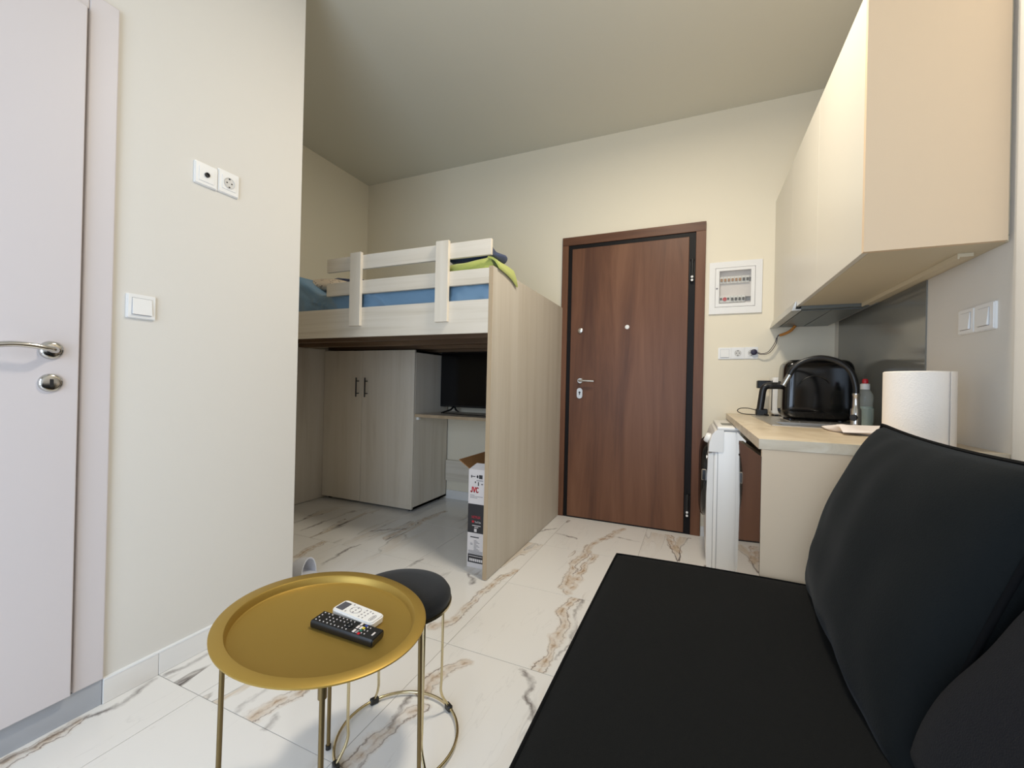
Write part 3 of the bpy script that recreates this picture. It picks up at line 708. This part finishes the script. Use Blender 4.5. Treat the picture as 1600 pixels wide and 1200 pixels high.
flap([(CX1, CY0+.006, CZ), (CX1, CY1-.006, CZ), (CX1+.012, CY1-.006, CZ+.07), (CX1+.012, CY0+.006, CZ+.07)], 'carton')
yf = CY0-.0006
def pr(name, x0, x1, z0, z1, mat, dy=0): return box(name, (x0, x1, yf-.0004-dy, CY0, z0, z1), mat, bxn)
pr('print_band', CX0+.0005, CX1-.0005, .203, .370, 'print_black')
pr('print_label', CX0+.006, CX1-.008, .030, .078, 'print_black')
AX = ((1, 0, 0), (0, 0, 1))
def letter(strokes, x, z, h, wid):
    bm = B()
    for st_ in strokes:
        for p, q in zip(st_, st_[1:]):
            p = Vector((x+p[0]*h, z+p[1]*h)); q = Vector((x+q[0]*h, z+q[1]*h)); d = (q-p).normalized(); n = Vector((-d.y, d.x))*wid/2; e = d*wid*.25
            prism(bm, [tuple(p-e+n), tuple(q+e+n), tuple(q+e-n), tuple(p-e-n)], 'y', yf-.0006, CY0)
    return obj('lettering', bm, 'print_red', bxn)
letter([[(.36, 1), (.36, .25), (.27, .08), (.12, .08), (.04, .25)]], CX0+.014, .437, .031, .0062)
letter([[(0, 1), (.25, .05), (.5, 1)]], CX0+.031, .437, .031, .0062)
letter([[(.46, .85), (.36, .94), (.16, .94), (.06, .80), (.06, .22), (.16, .08), (.36, .08), (.46, .20)]], CX0+.0505, .437, .031, .0060)
text_mesh('lettering', 'NETFLIX', .020, 'print_dred', bxn, (CX0+.026, yf-.001, .288), AX, width=.058, bold=.0006)
text_mesh('lettering', 'YouTube', .016, 'print_white', bxn, (CX0+.046, yf-.001, .262), AX, width=.040)
pr('print_mark', CX0+.028, CX0+.042, .262, .274, 'print_red', .0008)
ln = B()
def bar(x0, x1, z, h, bm): bx(bm, x0, x1, yf-.0012, CY0, z-h/2, z+h/2)
for x0, x1, z, h in ((.03, .085, .246, .004), (.045, .07, .236, .004), (.03, .10, .195, .005), (.02, .09, .188, .003)): bar(CX0+x0, CX0+x1, z, h, ln)
bar(CX0+.044, CX0+.060, .219, .018, ln)
for k in range(9): bar(CX0+.016+.0125*k, CX0+.026+.0125*k, .046, .016, ln)
bar(CX0+.012, CX0+.10, .068, .003, ln)
o = obj('small_print', ln, 'print_white', bxn); o['kind'] = 'stuff'
ln = B()
bx(ln, CX0+.016, CX0+.022, yf-.0008, CY0, .522, .536); bar(CX0+.024, CX0+.044, .530, .004, ln); bx(ln, CX0+.052, CX0+.064, yf-.0008, CY0, .527, .533); bx(ln, CX0+.055, CX0+.061, yf-.0008, CY0, .522, .539)
bx(ln, CX0+.068, CX0+.090, yf-.0008, CY0, .519, .541)
bar(CX0+.052, CX0+.095, .508, .002, ln); bx(ln, CX0+.042, CX0+.048, yf-.0008, CY0, .492, .502); bx(ln, CX0+.062, CX0+.068, yf-.0008, CY0, .478, .500); bx(ln, CX0+.083, CX0+.094, yf-.0008, CY0, .486, .491)
bar(CX0+.02, CX0+.075, .178, .005, ln)
o = obj('small_print', ln, 'print_black', bxn); o['kind'] = 'stuff'
ln = B()
for k, (x0, x1) in enumerate(((.012, .04), (.012, .095), (.012, .06))): bar(CX0+x0, CX0+x1, .422-.008*k, .002, ln)
for k in range(9): bar(CX0+.044, CX0+.06+.02*((k*7) % 3)/2, .160-.007*k, .002, ln)
for k in range(2): bar(CX0+.02, CX0+.035, .14-.006*k, .002, ln)
for k in range(4): bar(CX0+.008, CX0+.10, .098-.0055*k, .0015, ln)
o = obj('small_print', ln, 'print_grey', bxn); o['kind'] = 'stuff'

# ------------------------------------------------------------------ kitchen
CB = .207
base = thing('base_cabinet', 'kitchen base cabinet with beige end and glossy fronts under the worktop', 'cabinet', (.52, 2.2, 0))
box('end_panel', (.217, XR-.001, 1.689, 1.707, .003, .864), 'peach', base)
b_ = B(); bx(b_, .236, XR-.001, 2.637, 2.655, .003, .864); bx(b_, .236, XR-.001, 1.707, 2.637, .10, .118); bx(b_, XR-.012, XR-.001, 1.707, 2.637, .118, .864)
obj('body', b_, 'carcass', base)
box('plinth', (.265, .28, 1.707, 2.655, .003, .10), 'carcass', base)
for k, (a, c_) in enumerate(((1.690, 2.171), (2.174, 2.655))):
    db = bx(B(), .216, .234, a, c_, .105, .838, .0006)
    if k == 0:        # the nearer door stands slightly ajar
        bmesh.ops.rotate(db, cent=(.225, a, 0), matrix=Matrix.Rotation(.061, 3, 'Z'), verts=db.verts[:])
    obj('door', db, 'base_front', base)
wt = B(); sx0, sx1, sy0, sy1 = .385, .715, 2.385, 2.628
bx(wt, CB, sx0, 1.684, YB-.001, .865, .900); bx(wt, sx1, XR-.001, 1.684, YB-.001, .865, .900)
bx(wt, sx0, sx1, 1.684, sy0, .865, .900); bx(wt, sx0, sx1, sy1, YB-.001, .865, .900)
tag(obj('worktop', wt, 'worktop', loc=(.52, 2.5, .865)), 'pale stone-look kitchen worktop over the washing machine and base cabinet', 'worktop')
sk = thing('sink', 'stainless steel inset sink with drainer in the worktop', 'sink', (.57, 2.75, .9))
rm = B(); RX0, RX1, RY0, RY1 = .345, .795, 2.352, 3.185
bx(rm, RX0, sx0+.01, RY0, RY1, .9003, .904); bx(rm, sx1-.01, RX1, RY0, RY1, .9003, .904); bx(rm, sx0+.01, sx1-.01, RY0, sy0+.01, .9003, .904); bx(rm, sx0+.01, sx1-.01, sy1-.01, RY1, .9003, .904)
tube(rm, [(RX0, RY0, .902), (RX0, RY1, .902), (RX1, RY1, .902), (RX1, RY0, .902)], .0035, 6, True)
obj('rim', rm, 'steel', sk)
bl = B(); t_ = .002; a0, a1, c0, c1 = sx0+.010, sx1-.010, sy0+.010, sy1-.010
bx(bl, a0, a0+t_, c0, c1, .755, .902); bx(bl, a1-t_, a1, c0, c1, .755, .902); bx(bl, a0, a1, c0, c0+t_, .755, .902); bx(bl, a0, a1, c1-t_, c1, .755, .902); bx(bl, a0, a1, c0, c1, .753, .755)
obj('bowl', bl, 'steel', sk)
g = B()
for k in range(7): tube(g, [(.43+.045*k, 2.70, .9042), (.43+.045*k, 3.14, .9042)], .002, 6)
obj('drainer_ribs', g, 'steel', sk)
obj('drain', lathe(B(), [(0, .002), (.03, .003), (.035, 0)], (.55, 2.51, .755)), 'chrome', sk, 40)

# faucet
fc = thing('faucet', 'kitchen tap with black flexible hose spout arching over the sink', 'faucet', (.722, 2.497, .904))
FX, FY = .689, 2.44
obj('body', lathe(B(), [(.026, 0), (.026, .006), (.021, .010), (.0205, .085), (.015, .095), (.0135, .145), (.0155, .150), (.0155, .160), (0, .160)], (FX, FY, .904), seg=24), 'chrome', fc, 40)
obj('lever_knob', lathe(B(), [(0, .034), (.012, .034), (.015, .028), (.015, .018), (.010, .012)], (FX-.004, FY, .952), (-.45, -1, 0), 20), 'dark', fc, 40)
hp = smooth_path([(FX, FY, 1.060), (FX-.002, FY, 1.10), (FX-.022, FY, 1.165), (FX-.070, FY, 1.212), (FX-.140, FY, 1.231), (FX-.205, FY, 1.215), (FX-.248, FY, 1.180), (FX-.268, FY, 1.140)], 8)
obj('hose_spout', tube(B(), hp, .0125, 14), 'black', fc, 60)
obj('nozzle', cyl(B(), (FX-.265, FY, 1.147), (FX-.290, FY, 1.096), .0125, .014, 18), 'chrome', fc, 40)

# air fryer
af = thing('air_fryer', 'large black rounded air fryer with a bent basket handle on the sink drainer', 'air fryer', (.62, 2.93, .906))
b_ = B(); t = bx(B(), -1, 1, -1, 1, -1, 1)
bmesh.ops.subdivide_edges(t, edges=t.edges[:], cuts=16, use_grid_fill=True)
for v in t.verts:
    p = v.co; k = (abs(p.x)**9+abs(p.y)**5+abs(p.z)**8)**(1/7.0); k = max(k, 1e-6)
    m_ = max(abs(p.x), abs(p.y), abs(p.z)); q = p*(m_/k)
    tp = 1-.05*(q.z*.5+.5)-.05*max(0, -q.z-.6)
    v.co = Vector((.624+q.x*.174*tp, 2.890+q.y*.120*tp, 1.078+q.z*.170))
join(b_, t); obj('body', b_, 'black_gloss', af, 80)
arc = [(.60+.075*math.cos(a), 2.768-.002, 1.080+.075*math.sin(a)) for a in [PI*.15+PI*.75*k/14 for k in range(15)]]
obj('emblem_ring', tube(B(), arc, .003, 6), 'black', af, 60)
hb = smooth_path([(.470, 2.87, 1.098), (.425, 2.865, 1.098), (.385, 2.86, 1.094), (.368, 2.858, 1.075), (.360, 2.855, 1.02), (.352, 2.852, .955)], 6)
obj('basket_handle', tube(B(), hb, [.020]*10+[.0185]*(len(hb)-10), 12), 'black', af, 60)
for x in (.50, .73):
    for y in (2.83, 2.95): obj('foot', cyl(B(), (x, y, .9045), (x, y, .925), .016), 'black', af)

# toaster behind it
ts = thing('toaster', 'white toaster with a black lever half hidden behind the air fryer', 'toaster', (.57, 3.26, .9))
obj('body', bx(B(), .462, .71, 3.192, 3.342, .912, 1.158, .018, 3), 'white', ts, 40)
box('lever_slot', (.4600, .4630, 3.202, 3.221, .94, 1.135), 'black_gloss', ts)
box('lever', (.382, .462, 3.236, 3.300, 1.083, 1.135), 'black', ts, .005)
box('bread_slot', (.50, .67, 3.232, 3.302, 1.1575, 1.159), 'dark', ts)
for y in (3.21, 3.32): box('foot', (.48, .50, y-.01, y+.01, .9005, .913), 'black', ts)
pl2 = thing('appliance_plug', 'black power plug with looped cord lying on the worktop corner', 'plug', (.40, 3.24, .9))
box('body', (.372, .440, 3.195, 3.242, .9008, .948), 'black', pl2, .006)
obj('tip', cyl(B(), (.425, 3.194, .912), (.440, 3.165, .909), .008, .004, 10), 'black', pl2, 40)
lp = smooth_path([(.374, 3.22, .938), (.33, 3.24, .947), (.285, 3.262, .943), (.270, 3.27, .925), (.300, 3.272, .908), (.36, 3.275, .904), (.41, 3.290, .9035), (.45, 3.32, .9035)], 8)
obj('cord', tube(B(), lp, .003, 6), 'black', pl2, 60)

# dish soap bottle
so = thing('soap_bottle', 'clear dish soap bottle with white cap and red spout', 'bottle', (.775, 2.535, .904))
SX, SY = .757, 2.56
obj('bottle', lathe(B(), [(0, .002), (.030, .002), (.034, .012), (.033, .06), (.031, .11), (.034, .135), (.031, .158), (.020, .176), (.014, .186), (0, .186)], (SX, SY, .9042), seg=28), 'bottle', so, 60)
obj('liquid', lathe(B(), [(0, .005), (.029, .005), (.031, .014), (.030, .06), (.029, .098), (0, .098)], (SX, SY, .9042), seg=24), 'soap', so, 60)
obj('label', lathe(B(), [(.0345, .02), (.0345, .09), (.0350, .09), (.0350, .02)], (SX+.002, SY+.001, .9042), seg=8, close=True), 'bottle', so)
obj('cap', lathe(B(), [(.0185, .180), (.0190, .182), (.0190, .206), (.013, .209), (0, .209)], (SX, SY, .9042), seg=24), 'white', so, 40)
obj('spout', lathe(B(), [(.0115, .209), (.0125, .222), (.009, .231), (0, .232)], (SX, SY, .9042), seg=18), 'red', so, 40)

# paper towel roll
pr_ = thing('paper_towel_roll', 'fat white paper towel roll standing on the worktop end', 'paper towel', (.668, 1.79, .9))
RX, RY, RR = .668, 1.793, .087
obj('roll', lathe(B(), [(.02, .239), (.02, .0008), (RR-.002, .0008), (RR, .003), (RR, .237), (RR-.003, .240), (.02, .240)], (RX, RY, .9), seg=64), 'paper', pr_, 40)
sh_ = B(); ring = []
for k in range(9):
    a = math.radians(-58+9*k*.9); r = RR+.001+.004*(1-k/8)**2
    ring.append([(RX+r*math.cos(a), RY+r*math.sin(a), z) for z in (.9015, 1.1395)]+[(RX+(r+.0012)*math.cos(a), RY+(r+.0012)*math.sin(a), z) for z in (1.1395, .9015)])
vs = [[sh_.verts.new(p) for p in r] for r in ring]
for a, b_ in zip(vs, vs[1:]):
    for k in range(4): sh_.faces.new((a[k], a[(k+1) % 4], b_[(k+1) % 4], b_[k]))
sh_.faces.new(vs[0]); sh_.faces.new(vs[-1][::-1])
obj('loose_sheet', sh_, 'paper', pr_, 40)
obj('core', lathe(B(), [(.021, .241), (.021, .001), (.018, .001), (.018, .241)], (RX, RY, .9), seg=24, close=True), 'carton', pr_, 40)

bm, c = folded('', '', '', '', .535, .80, 2.03, 2.335, .897, .925, .020, -.003, 11)
tag(obj('dish_cloth', bm, 'cloth', smooth=60, loc=c), 'crumpled white cloth on the worktop between sink and paper roll', 'cloth')

# washing machine
wm = thing('washing_machine', 'slim white washing machine under the worktop beside the entrance door', 'washing machine', (.33, 2.96, 0))
WMX, WM0, WM1 = .075, 2.665, 3.262
obj('body', bx(B(), WMX+.03, .60, WM0, WM1, .015, .835, .012, 3), 'white', wm, 40)
fp = prism(B(), [(WMX+.03, .02), (WMX+.004, .04), (WMX, .10), (WMX-.004, .45), (WMX+.002, .70), (WMX+.03, .71)], 'y', WM0+.002, WM1-.002)
obj('front_panel', fp, 'white', wm, 50)
cp = prism(B(), [(WMX+.03, .713), (WMX+.003, .713), (WMX+.006, .76), (WMX+.022, .815), (WMX+.045, .838), (WMX+.08, .840), (WMX+.08, .713)], 'y', WM0-.003, WM1+.003)
obj('control_panel', cp, 'white', wm, 50)
obj('lid', bx(B(), WMX+.045, .602, WM0-.004, WM1+.004, .836, .858, .008, 3), 'white', wm, 40)
box('lid_sticker', (WMX+.075, WMX+.13, WM0+.12, WM0+.30, .8582, .8588), 'hood', wm)
o = obj('dial', lathe(B(), [(0, .026), (.022, .026), (.028, .020), (.030, 0)], (WMX+.010, 2.80, .775), (-.94, 0, .34), 24), 'white', wm, 40)
o = obj('door_ring', lathe(B(), [(.245, 0), (.245, .016), (.225, .034), (.19, .040), (.165, .034), (.15, .012), (0, .005)], (WMX, 2.965, .520), (-1, 0, 0), 48), 'black_gloss', wm, 50)
obj('door_glass', lathe(B(), [(.150, .012), (.12, .028), (.07, .036), (0, .038)], (WMX, 2.965, .520), (-1, 0, 0), 40), 'lcd', o, 60)
obj('door_latch', bx(B(), WMX-.030, WMX-.004, WM0+.055, WM0+.075, .535, .60, .004), 'chrome', wm)
box('side_groove', (.125, .1275, WM0-.0012, WM0+.002, .03, .713), 'print_grey', wm)
box('side_groove', (WMX+.005, .127, WM0-.0040, WM0+.002, .7105, .7130), 'print_grey', wm)
for x in (.14, .55):
    for y in (WM0+.05, WM1-.05): obj('foot', cyl(B(), (x, y, 0), (x, y, .017), .022), 'black', wm)

# wall cabinet, hood, splashback
UX, UZ0, UZ1 = .488, 1.520, 2.376
wc = thing('wall_cabinet', 'long cream glossy wall cabinet with a beige end panel above the worktop', 'cabinet', (.66, 2.5, UZ0))
box('end_panel', (UX, XR-.0125, 1.688, 1.706, UZ0, UZ1), 'peach', wc)
box('bottom_panel', (UX+.0185, XR-.001, 1.7062, 2.65, UZ0, UZ0+.018), 'carcass', wc)
b_ = B(); bx(b_, UX+.02, XR-.001, 1.706, YB-.001, UZ1-.018, UZ1); bx(b_, UX+.02, XR-.001, YB-.019, YB-.001, UZ0+.03, UZ1); bx(b_, UX+.02, XR-.001, 2.65, YB-.001, UZ0+.035, UZ0+.053); bx(b_, XR-.008, XR-.001, 1.706, YB-.02, UZ0+.02, UZ1)
obj('body', b_, 'carcass', wc)
for a, c_, z in ((1.7065, 2.2645, UZ0), (2.2655, 2.8235, UZ0), (2.8245, YB-.002, UZ0+.028)):
    box('door', (UX, UX+.018, a, c_, z, UZ1), 'cab_front', wc, .0006)
st = B(); bx(st, .762, .800, 1.80, 2.648, UZ0-.012, UZ0-.0005); bx(st, .762, .767, 1.80, 2.648, UZ0-.018, UZ0-.012)
obj('light_rail', st, 'carcass', wc)
hd = thing('cooker_hood', 'slim grey cooker hood tucked under the far end of the wall cabinet', 'hood', (.64, 3.0, 1.5))
box('body', (UX+.02, .795, 2.655, YB-.002, 1.505, 1.552), 'hood', hd)
for a, c_ in ((.52, .65), (.655, .785)): box('filter', (a, c_, 2.70, 3.33, 1.500, 1.505), 'hood', hd, .001)
vz = prism(B(), [(UX-.022, 1.498), (UX+.020, 1.498), (UX+.020, 1.506), (UX-.004, 1.506), (UX-.001, 1.546), (UX-.006, 1.546)], 'y', 2.66, YB-.003)
part_label(obj('visor', vz, 'satin', hd), 'pale slanted pull-out visor')
box('splashback', (XR-.005, XR-.0005, 2.178, 3.285, .9005, 1.519), 'splash', None); tag(bpy.data.objects['splashback'], 'grey glass splashback panel behind the sink', 'splashback')

# ------------------------------------------------------------------ sofa with two loose cushions
so = thing('sofa', 'black fabric sofa seat filling the near corner before the kitchen', 'sofa', (.25, .75, 0))
SX0, SX1, SY0, SY1 = -.262, .815, -.30, 1.655
obj('base', bx(B(), SX0+.015, SX1, SY0, SY1-.012, .06, .262, .02, 2), 'fabric', so, 40)
se = B(); nx, ny = 40, 60; top, bot = [], []
def ins_edge(x, y): return x, y
for i in range(nx+1):
    r1, r2 = [], []
    for j in range(ny+1):
        u, v = -1+2*i/nx, -1+2*j/ny
        x = (SX0+.62)/2+(.62-SX0)/2*u; y = (SY0+SY1)/2+(SY1-SY0)/2*v
        y += .018*(1-u*u)*max(0, v)**6-.004; x -= 0.006*(1-v*v)*max(0, -u)**6
        ed = min(1-abs(u)**14, 1-abs(v)**26)
        z = .428+.026*(max(0, (1-u**4)*(1-abs(v)**6)))**.5+.006*noise.noise(Vector((x*3, y*3, 2)))
        edge = i in (0, nx) or j in (0, ny)
        r1.append(se.verts.new((x, y, z if not edge else .428))); r2.append(se.verts.new((x, y, .264)))
    top.append(r1); bot.append(r2)
for i in range(nx):
    for j in range(ny):
        se.faces.new((top[i][j], top[i+1][j], top[i+1][j+1], top[i][j+1])); se.faces.new((bot[i][j], bot[i][j+1], bot[i+1][j+1], bot[i+1][j]))
rim = [top[i][0] for i in range(nx)]+[top[nx][j] for j in range(ny)]+[top[i][ny] for i in range(nx, 0, -1)]+[top[0][j] for j in range(ny, 0, -1)]
rib = [bot[i][0] for i in range(nx)]+[bot[nx][j] for j in range(ny)]+[bot[i][ny] for i in range(nx, 0, -1)]+[bot[0][j] for j in range(ny, 0, -1)]
for k in range(len(rim)): k2 = (k+1) % len(rim); se.faces.new((rim[k], rim[k2], rib[k2], rib[k]))
seam = [v.co.copy() for v in rim]
sc = obj('seat_cushion', se, 'fabric', so, 50)
obj('piping', tube(B(), seam, .0045, 6, True), 'piping', sc, 60)
obj('backrest', bx(B(), .625, SX1, SY0, SY1-.03, .262, .70, .05, 4), 'fabric', so, 50)
for x in (SX0+.08, SX1-.08):
    for y in (SY0+.1, SY1-.1): obj('foot', cyl(B(), (x, y, 0), (x, y, .062), .025), 'black', so)

bm, seam = pillow(.765, .555, .20, 32, .46, .045, 4, .009, 2.4)
cu = obj('cushion', bm, 'velvet', smooth=80, local=True)
tag(cu, 'big black square back cushion with piped edge against the paper roll end', 'cushion')
obj('piping', tube(B(), seam, .0055, 6, True), 'piping', cu, 60, local=True)
# local x runs towards the camera, local z up along the lean
orient(cu, (.419, 1.235, .703), (-.04, -1, -.015), (.165, 0, .50))
bm, seam = pillow(.64, .56, .26, 30, .44, .03, 8, .008, 2.6)
c2 = obj('cushion', bm, 'boucle', smooth=80, local=True)
tag(c2, 'black boucle back cushion nearest the camera at the bottom right corner', 'cushion')
obj('piping', tube(B(), seam, .0055, 6, True), 'piping', c2, 60, local=True)
orient(c2, (.497, .580, .700), (.02, -1, 0), (.31, 0, .46))

# ------------------------------------------------------------------ stool
ST = Vector((-.796, 1.035)); stl = thing('stool', 'round black velvet stool on pale brass wire legs behind the gold table', 'stool', (ST.x, ST.y, 0))
obj('seat', lathe(B(), [(0, .462), (.08, .461), (.12, .457), (.138, .449), (.147, .436), (.148, .424), (.145, .416), (0, .416)], (ST.x, ST.y, 0), seg=56), 'stoolfab', stl, 60)
obj('seat_band', lathe(B(), [(.143, .416), (.1505, .4155), (.1505, .409), (.140, .409)], (ST.x, ST.y, 0), seg=56, close=True), 'brass', stl, 40)
rg = [(ST.x+.177*math.cos(2*PI*k/64), ST.y+.177*math.sin(2*PI*k/64), .012) for k in range(64)]
obj('floor_ring', tube(B(), rg, .0045, 8, True), 'brass', stl, 60)
for cx, cy in ((-.952, 1.112), (-.718, 1.194), (-.640, .955), (-.882, .881)):
    dv = (Vector((cx, cy))-ST).normalized(); q = ST+dv*.177; q2 = ST+dv*.148
    pts = smooth_path([(q2.x, q2.y, .412), (q2.x, q2.y, .14), (q2.x, q2.y, .07), (q.x, q.y, .014)], 5)
    obj('leg', tube(B(), pts, .0042, 8), 'brass', stl, 60)
    a = math.atan2(dv.y, dv.x); f = B(); t = bx(B(), -.008, .008, -.014, .014, -.011, .009, .003)
    join(f, t, Matrix.Translation((q.x, q.y, .0115)) @ Matrix.Rotation(a, 4, 'Z'))
    obj('foot', f, 'black', stl)

# ------------------------------------------------------------------ gold tray table
TN = Vector((.090, .031, .995)).normalized(); TC = Vector((-.798, .757, .503)); TR = .234
e1 = Vector((0, 1, 0)).cross(TN).normalized(); e2 = TN.cross(e1)
tbl = thing('tray_table', 'round gold metal tray table on four thin bronze legs', 'table', (TC.x, TC.y, 0))
tm = Matrix((e1, e2, TN)).transposed().to_4x4(); tm.translation = TC
t = lathe(B(), [(0, -.020), (.196, -.020), (.2005, -.018), (.2045, -.003), (.207, -.0005), (.2315, 0), (.234, -.0015), (.2335, -.005), (.207, -.0045), (.202, -.021), (.196, -.0235), (0, -.0235)], seg=96)
b_ = B(); join(b_, t, tm); obj('tray', b_, 'gold', tbl, 35)
for x, y in ((-.955, .922), (-.641, .601), (-.958, .609), (-.633, .914)):
    zt = TC.z-(TN.x*(x-TC.x)+TN.y*(y-TC.y))/TN.z
    dx, dy = Vector((x-TC.x, y-TC.y)).normalized(); xt, yt = x-dx*.006, y-dy*.006
    L_ = obj('leg', tube(B(), [(x, y, .004), (xt, yt, zt-.012)], .0055, 12), 'bronze', tbl, 60)
    obj('knob', lathe(B(), [(.0055, -.038), (.0085, -.036), (.0085, -.012), (0, -.0055)], (xt, yt, zt), seg=14), 'bronze', L_, 40)
    obj('foot_cap', cyl(B(), (x, y, .0003), (x, y, .012), .0075), 'black', L_, 40)

def on_tray(o, p, along):
    """p = centre of the underside on the tray floor, along = direction of local x"""
    along = Vector(along); ex = (along-TN*along.dot(TN)).normalized(); ey = TN.cross(ex)
    q = Vector(p); q = q-TN*((q-TC).dot(TN)+.0196)
    m = Matrix((ex, ey, TN)).transposed().to_4x4(); m.translation = q; o.matrix_world = m
# black television remote: local x along its length (end with the maker's mark at +x)
rc = thing('remote_control', 'long black television remote with coloured keys on the gold tray', 'remote'); hl, hw = .085, .024
b_ = B(); prism(b_, [(-hw, .004), (-hw+.003, 0), (hw-.003, 0), (hw, .004), (hw, .014), (hw-.003, .018), (-hw+.003, .018), (-hw, .014)], 'x', -hl, hl)
bmesh.ops.recalc_face_normals(b_, faces=b_.faces[:]); bmesh.ops.bevel(b_, geom=[e for e in b_.edges if abs(e.verts[0].co.x-e.verts[1].co.x) < 1e-6], offset=.002, segments=2, affect='EDGES')
obj('body', b_, 'black', rc, 40, local=True)
k_ = B(); random.seed(3)
for i in range(9):
    for j in range(4):
        if random.random() < .18: continue
        bx(k_, -.077+.0105*i, -.0745+.0105*i, -.0165+.0105*j, -.0140+.0105*j, .018, .0190)
for i in range(2):
    for j in range(3): bx(k_, .046+.008*i, .048+.008*i, -.013+.012*j, -.010+.012*j, .018, .019)
o = obj('keypad', k_, 'print_white', rc, local=True); o['kind'] = 'stuff'
obj('direction_pad', lathe(B(), [(.009, .018), (.009, .0195), (.0065, .0195), (.0065, .0185), (0, .0185)], (.006, 0, 0), seg=20), 'black_gloss', rc, 40, local=True)
for x, y, s, m_ in ((.028, -.012, 6.5, 'print_white'), (.036, -.012, 6.5, 'print_grey'), (.027, .004, 6.5, 'print_white'), (.035, .004, 6.5, 'print_white'), (.028, .0165, 5, 'print_white'), (.043, -.0165, 4, 'red'), (.041, -.005, 4, 'green'), (.041, .0055, 4, 'yellow'), (.041, .016, 4, 'blue')):
    obj('key', bx(B(), x-.0030, x+.0030, y-s*.0009, y+s*.0009, .018, .0193, .0008), m_, rc, local=True)
obj('mark', bx(B(), .071, .075, -.0085, .0045, .018, .0185), 'print_white', rc, local=True)
on_tray(rc, (-.738, .7605, .49), (.162, .020, 0))
# white air conditioner remote
ac = thing('remote_control', 'short white air conditioner remote beside the black one', 'remote'); hl, hw = .0625, .0265
b_ = B(); prism(b_, rrect(.125, .053, .012, 5), 'z', 0, .018); bmesh.ops.recalc_face_normals(b_, faces=b_.faces[:])
bmesh.ops.bevel(b_, geom=[e for e in b_.edges if abs(e.verts[0].co.z-e.verts[1].co.z) < 1e-6], offset=.003, segments=2, affect='EDGES')
obj('body', b_, 'white', ac, 40, local=True)
obj('display', bx(B(), -.056, -.034, -.018, .016, .018, .0184), 'lcd', ac, local=True)
tt = tube(B(), [(-.008+.0135*math.cos(a), .0135*math.sin(a), .0182) for a in [2*PI*k/32 for k in range(32)]], .0006, 5, True)
obj('direction_ring', tt, 'print_grey', ac, local=True)
k_ = B()
for x, y in ((-.0205, 0), (.0045, 0), (-.008, .0095), (-.008, -.0095), (-.008, 0), (.016, .014), (.016, .004), (.016, -.006), (.016, -.016), (.027, .014), (.027, .004), (.027, -.006), (.027, -.016), (.036, .012), (-.026, .016), (-.026, -.016)):
    bx(k_, x-.0014, x+.0014, y-.0022, y+.0022, .018, .0186)
o = obj('keypad', k_, 'print_grey', ac, local=True); o['kind'] = 'stuff'
ov = tube(B(), [(.048+.0045*math.cos(a), -.004+.013*math.sin(a), .0182) for a in [2*PI*k/28 for k in range(28)]], .0006, 5, True)
for k in range(4): bx(ov, .0465, .0495, -.012+.0045*k, -.009+.0045*k, .018, .0184)
obj('emblem', ov, 'print_grey', ac, local=True)
on_tray(ac, (-.7575, .8165, .495), (.124, .003, 0))

# ------------------------------------------------------------------ slide sandal behind the partition
sd = thing('sandal', 'white slide sandal on the floor just behind the partition wall', 'sandal', (-1.90, 1.666, 0))
s_ = B(); out = []
for k in range(28):
    a = 2*PI*k/28; cx = math.cos(a); wx = .135*cx; wy = (.048+.006*cx*-1)*math.sin(a)*(1 if abs(cx) < .9 else 1)
    out.append((-1.935+wx, 1.667+math.copysign(abs(wy)**.9*.048**.1, wy)))
prism(s_, out, 'z', .001, .018); obj('sole', s_, 'sandal', sd, 40)
st = B(); A = []
for k in range(17):
    a = PI*k/16; r = []
    for x, hh in ((-1.99, .070), (-1.96, .086), (-1.93, .094), (-1.895, .100)):
        wy = .050; y = 1.667-wy*math.cos(a); z = .010+hh*math.sin(a)**.85; r.append((x, y, z))
    A.append(r)
vo = [[st.verts.new(p) for p in r] for r in A]
vi = [[st.verts.new((p[0], 1.667+(p[1]-1.667)*.9, max(.008, p[2]-.006))) for p in r] for r in A]
for V in (vo, vi):
    for a, b_ in zip(V, V[1:]):
        for k in range(3): st.faces.new((a[k], b_[k], b_[k+1], a[k+1]))
for i in range(16):
    for k in (0, 3): st.faces.new((vo[i][k], vo[i+1][k], vi[i+1][k], vi[i][k]))
obj('strap', st, 'sandal', sd, 60)
cbl = tube(B(), smooth_path([(-2.10, 1.50, .004), (-2.02, 1.56, .004), (-1.95, 1.585, .004), (-1.88, 1.595, .004)], 8), .004, 6)
tag(obj('cable', cbl, 'black', smooth=60, loc=(-1.98, 1.56, 0)), 'black cable on the floor in front of the sandal', 'cable')

# ------------------------------------------------------------------ ceiling lamp just above the picture
lm = thing('ceiling_lamp', 'round white flush ceiling lamp between loft bed and kitchen', 'lamp', (-.15, 1.72, ZC))
obj('housing', lathe(B(), [(0, 0), (.19, 0), (.19, -.035), (.175, -.04), (0, -.04)], (-.15, 1.72, ZC-.0005), seg=48), 'white', lm, 40)
obj('diffuser', lathe(B(), [(.172, -.041), (.165, -.075), (.12, -.092), (0, -.098)], (-.15, 1.72, ZC), seg=48), 'lamp', lm, 60)
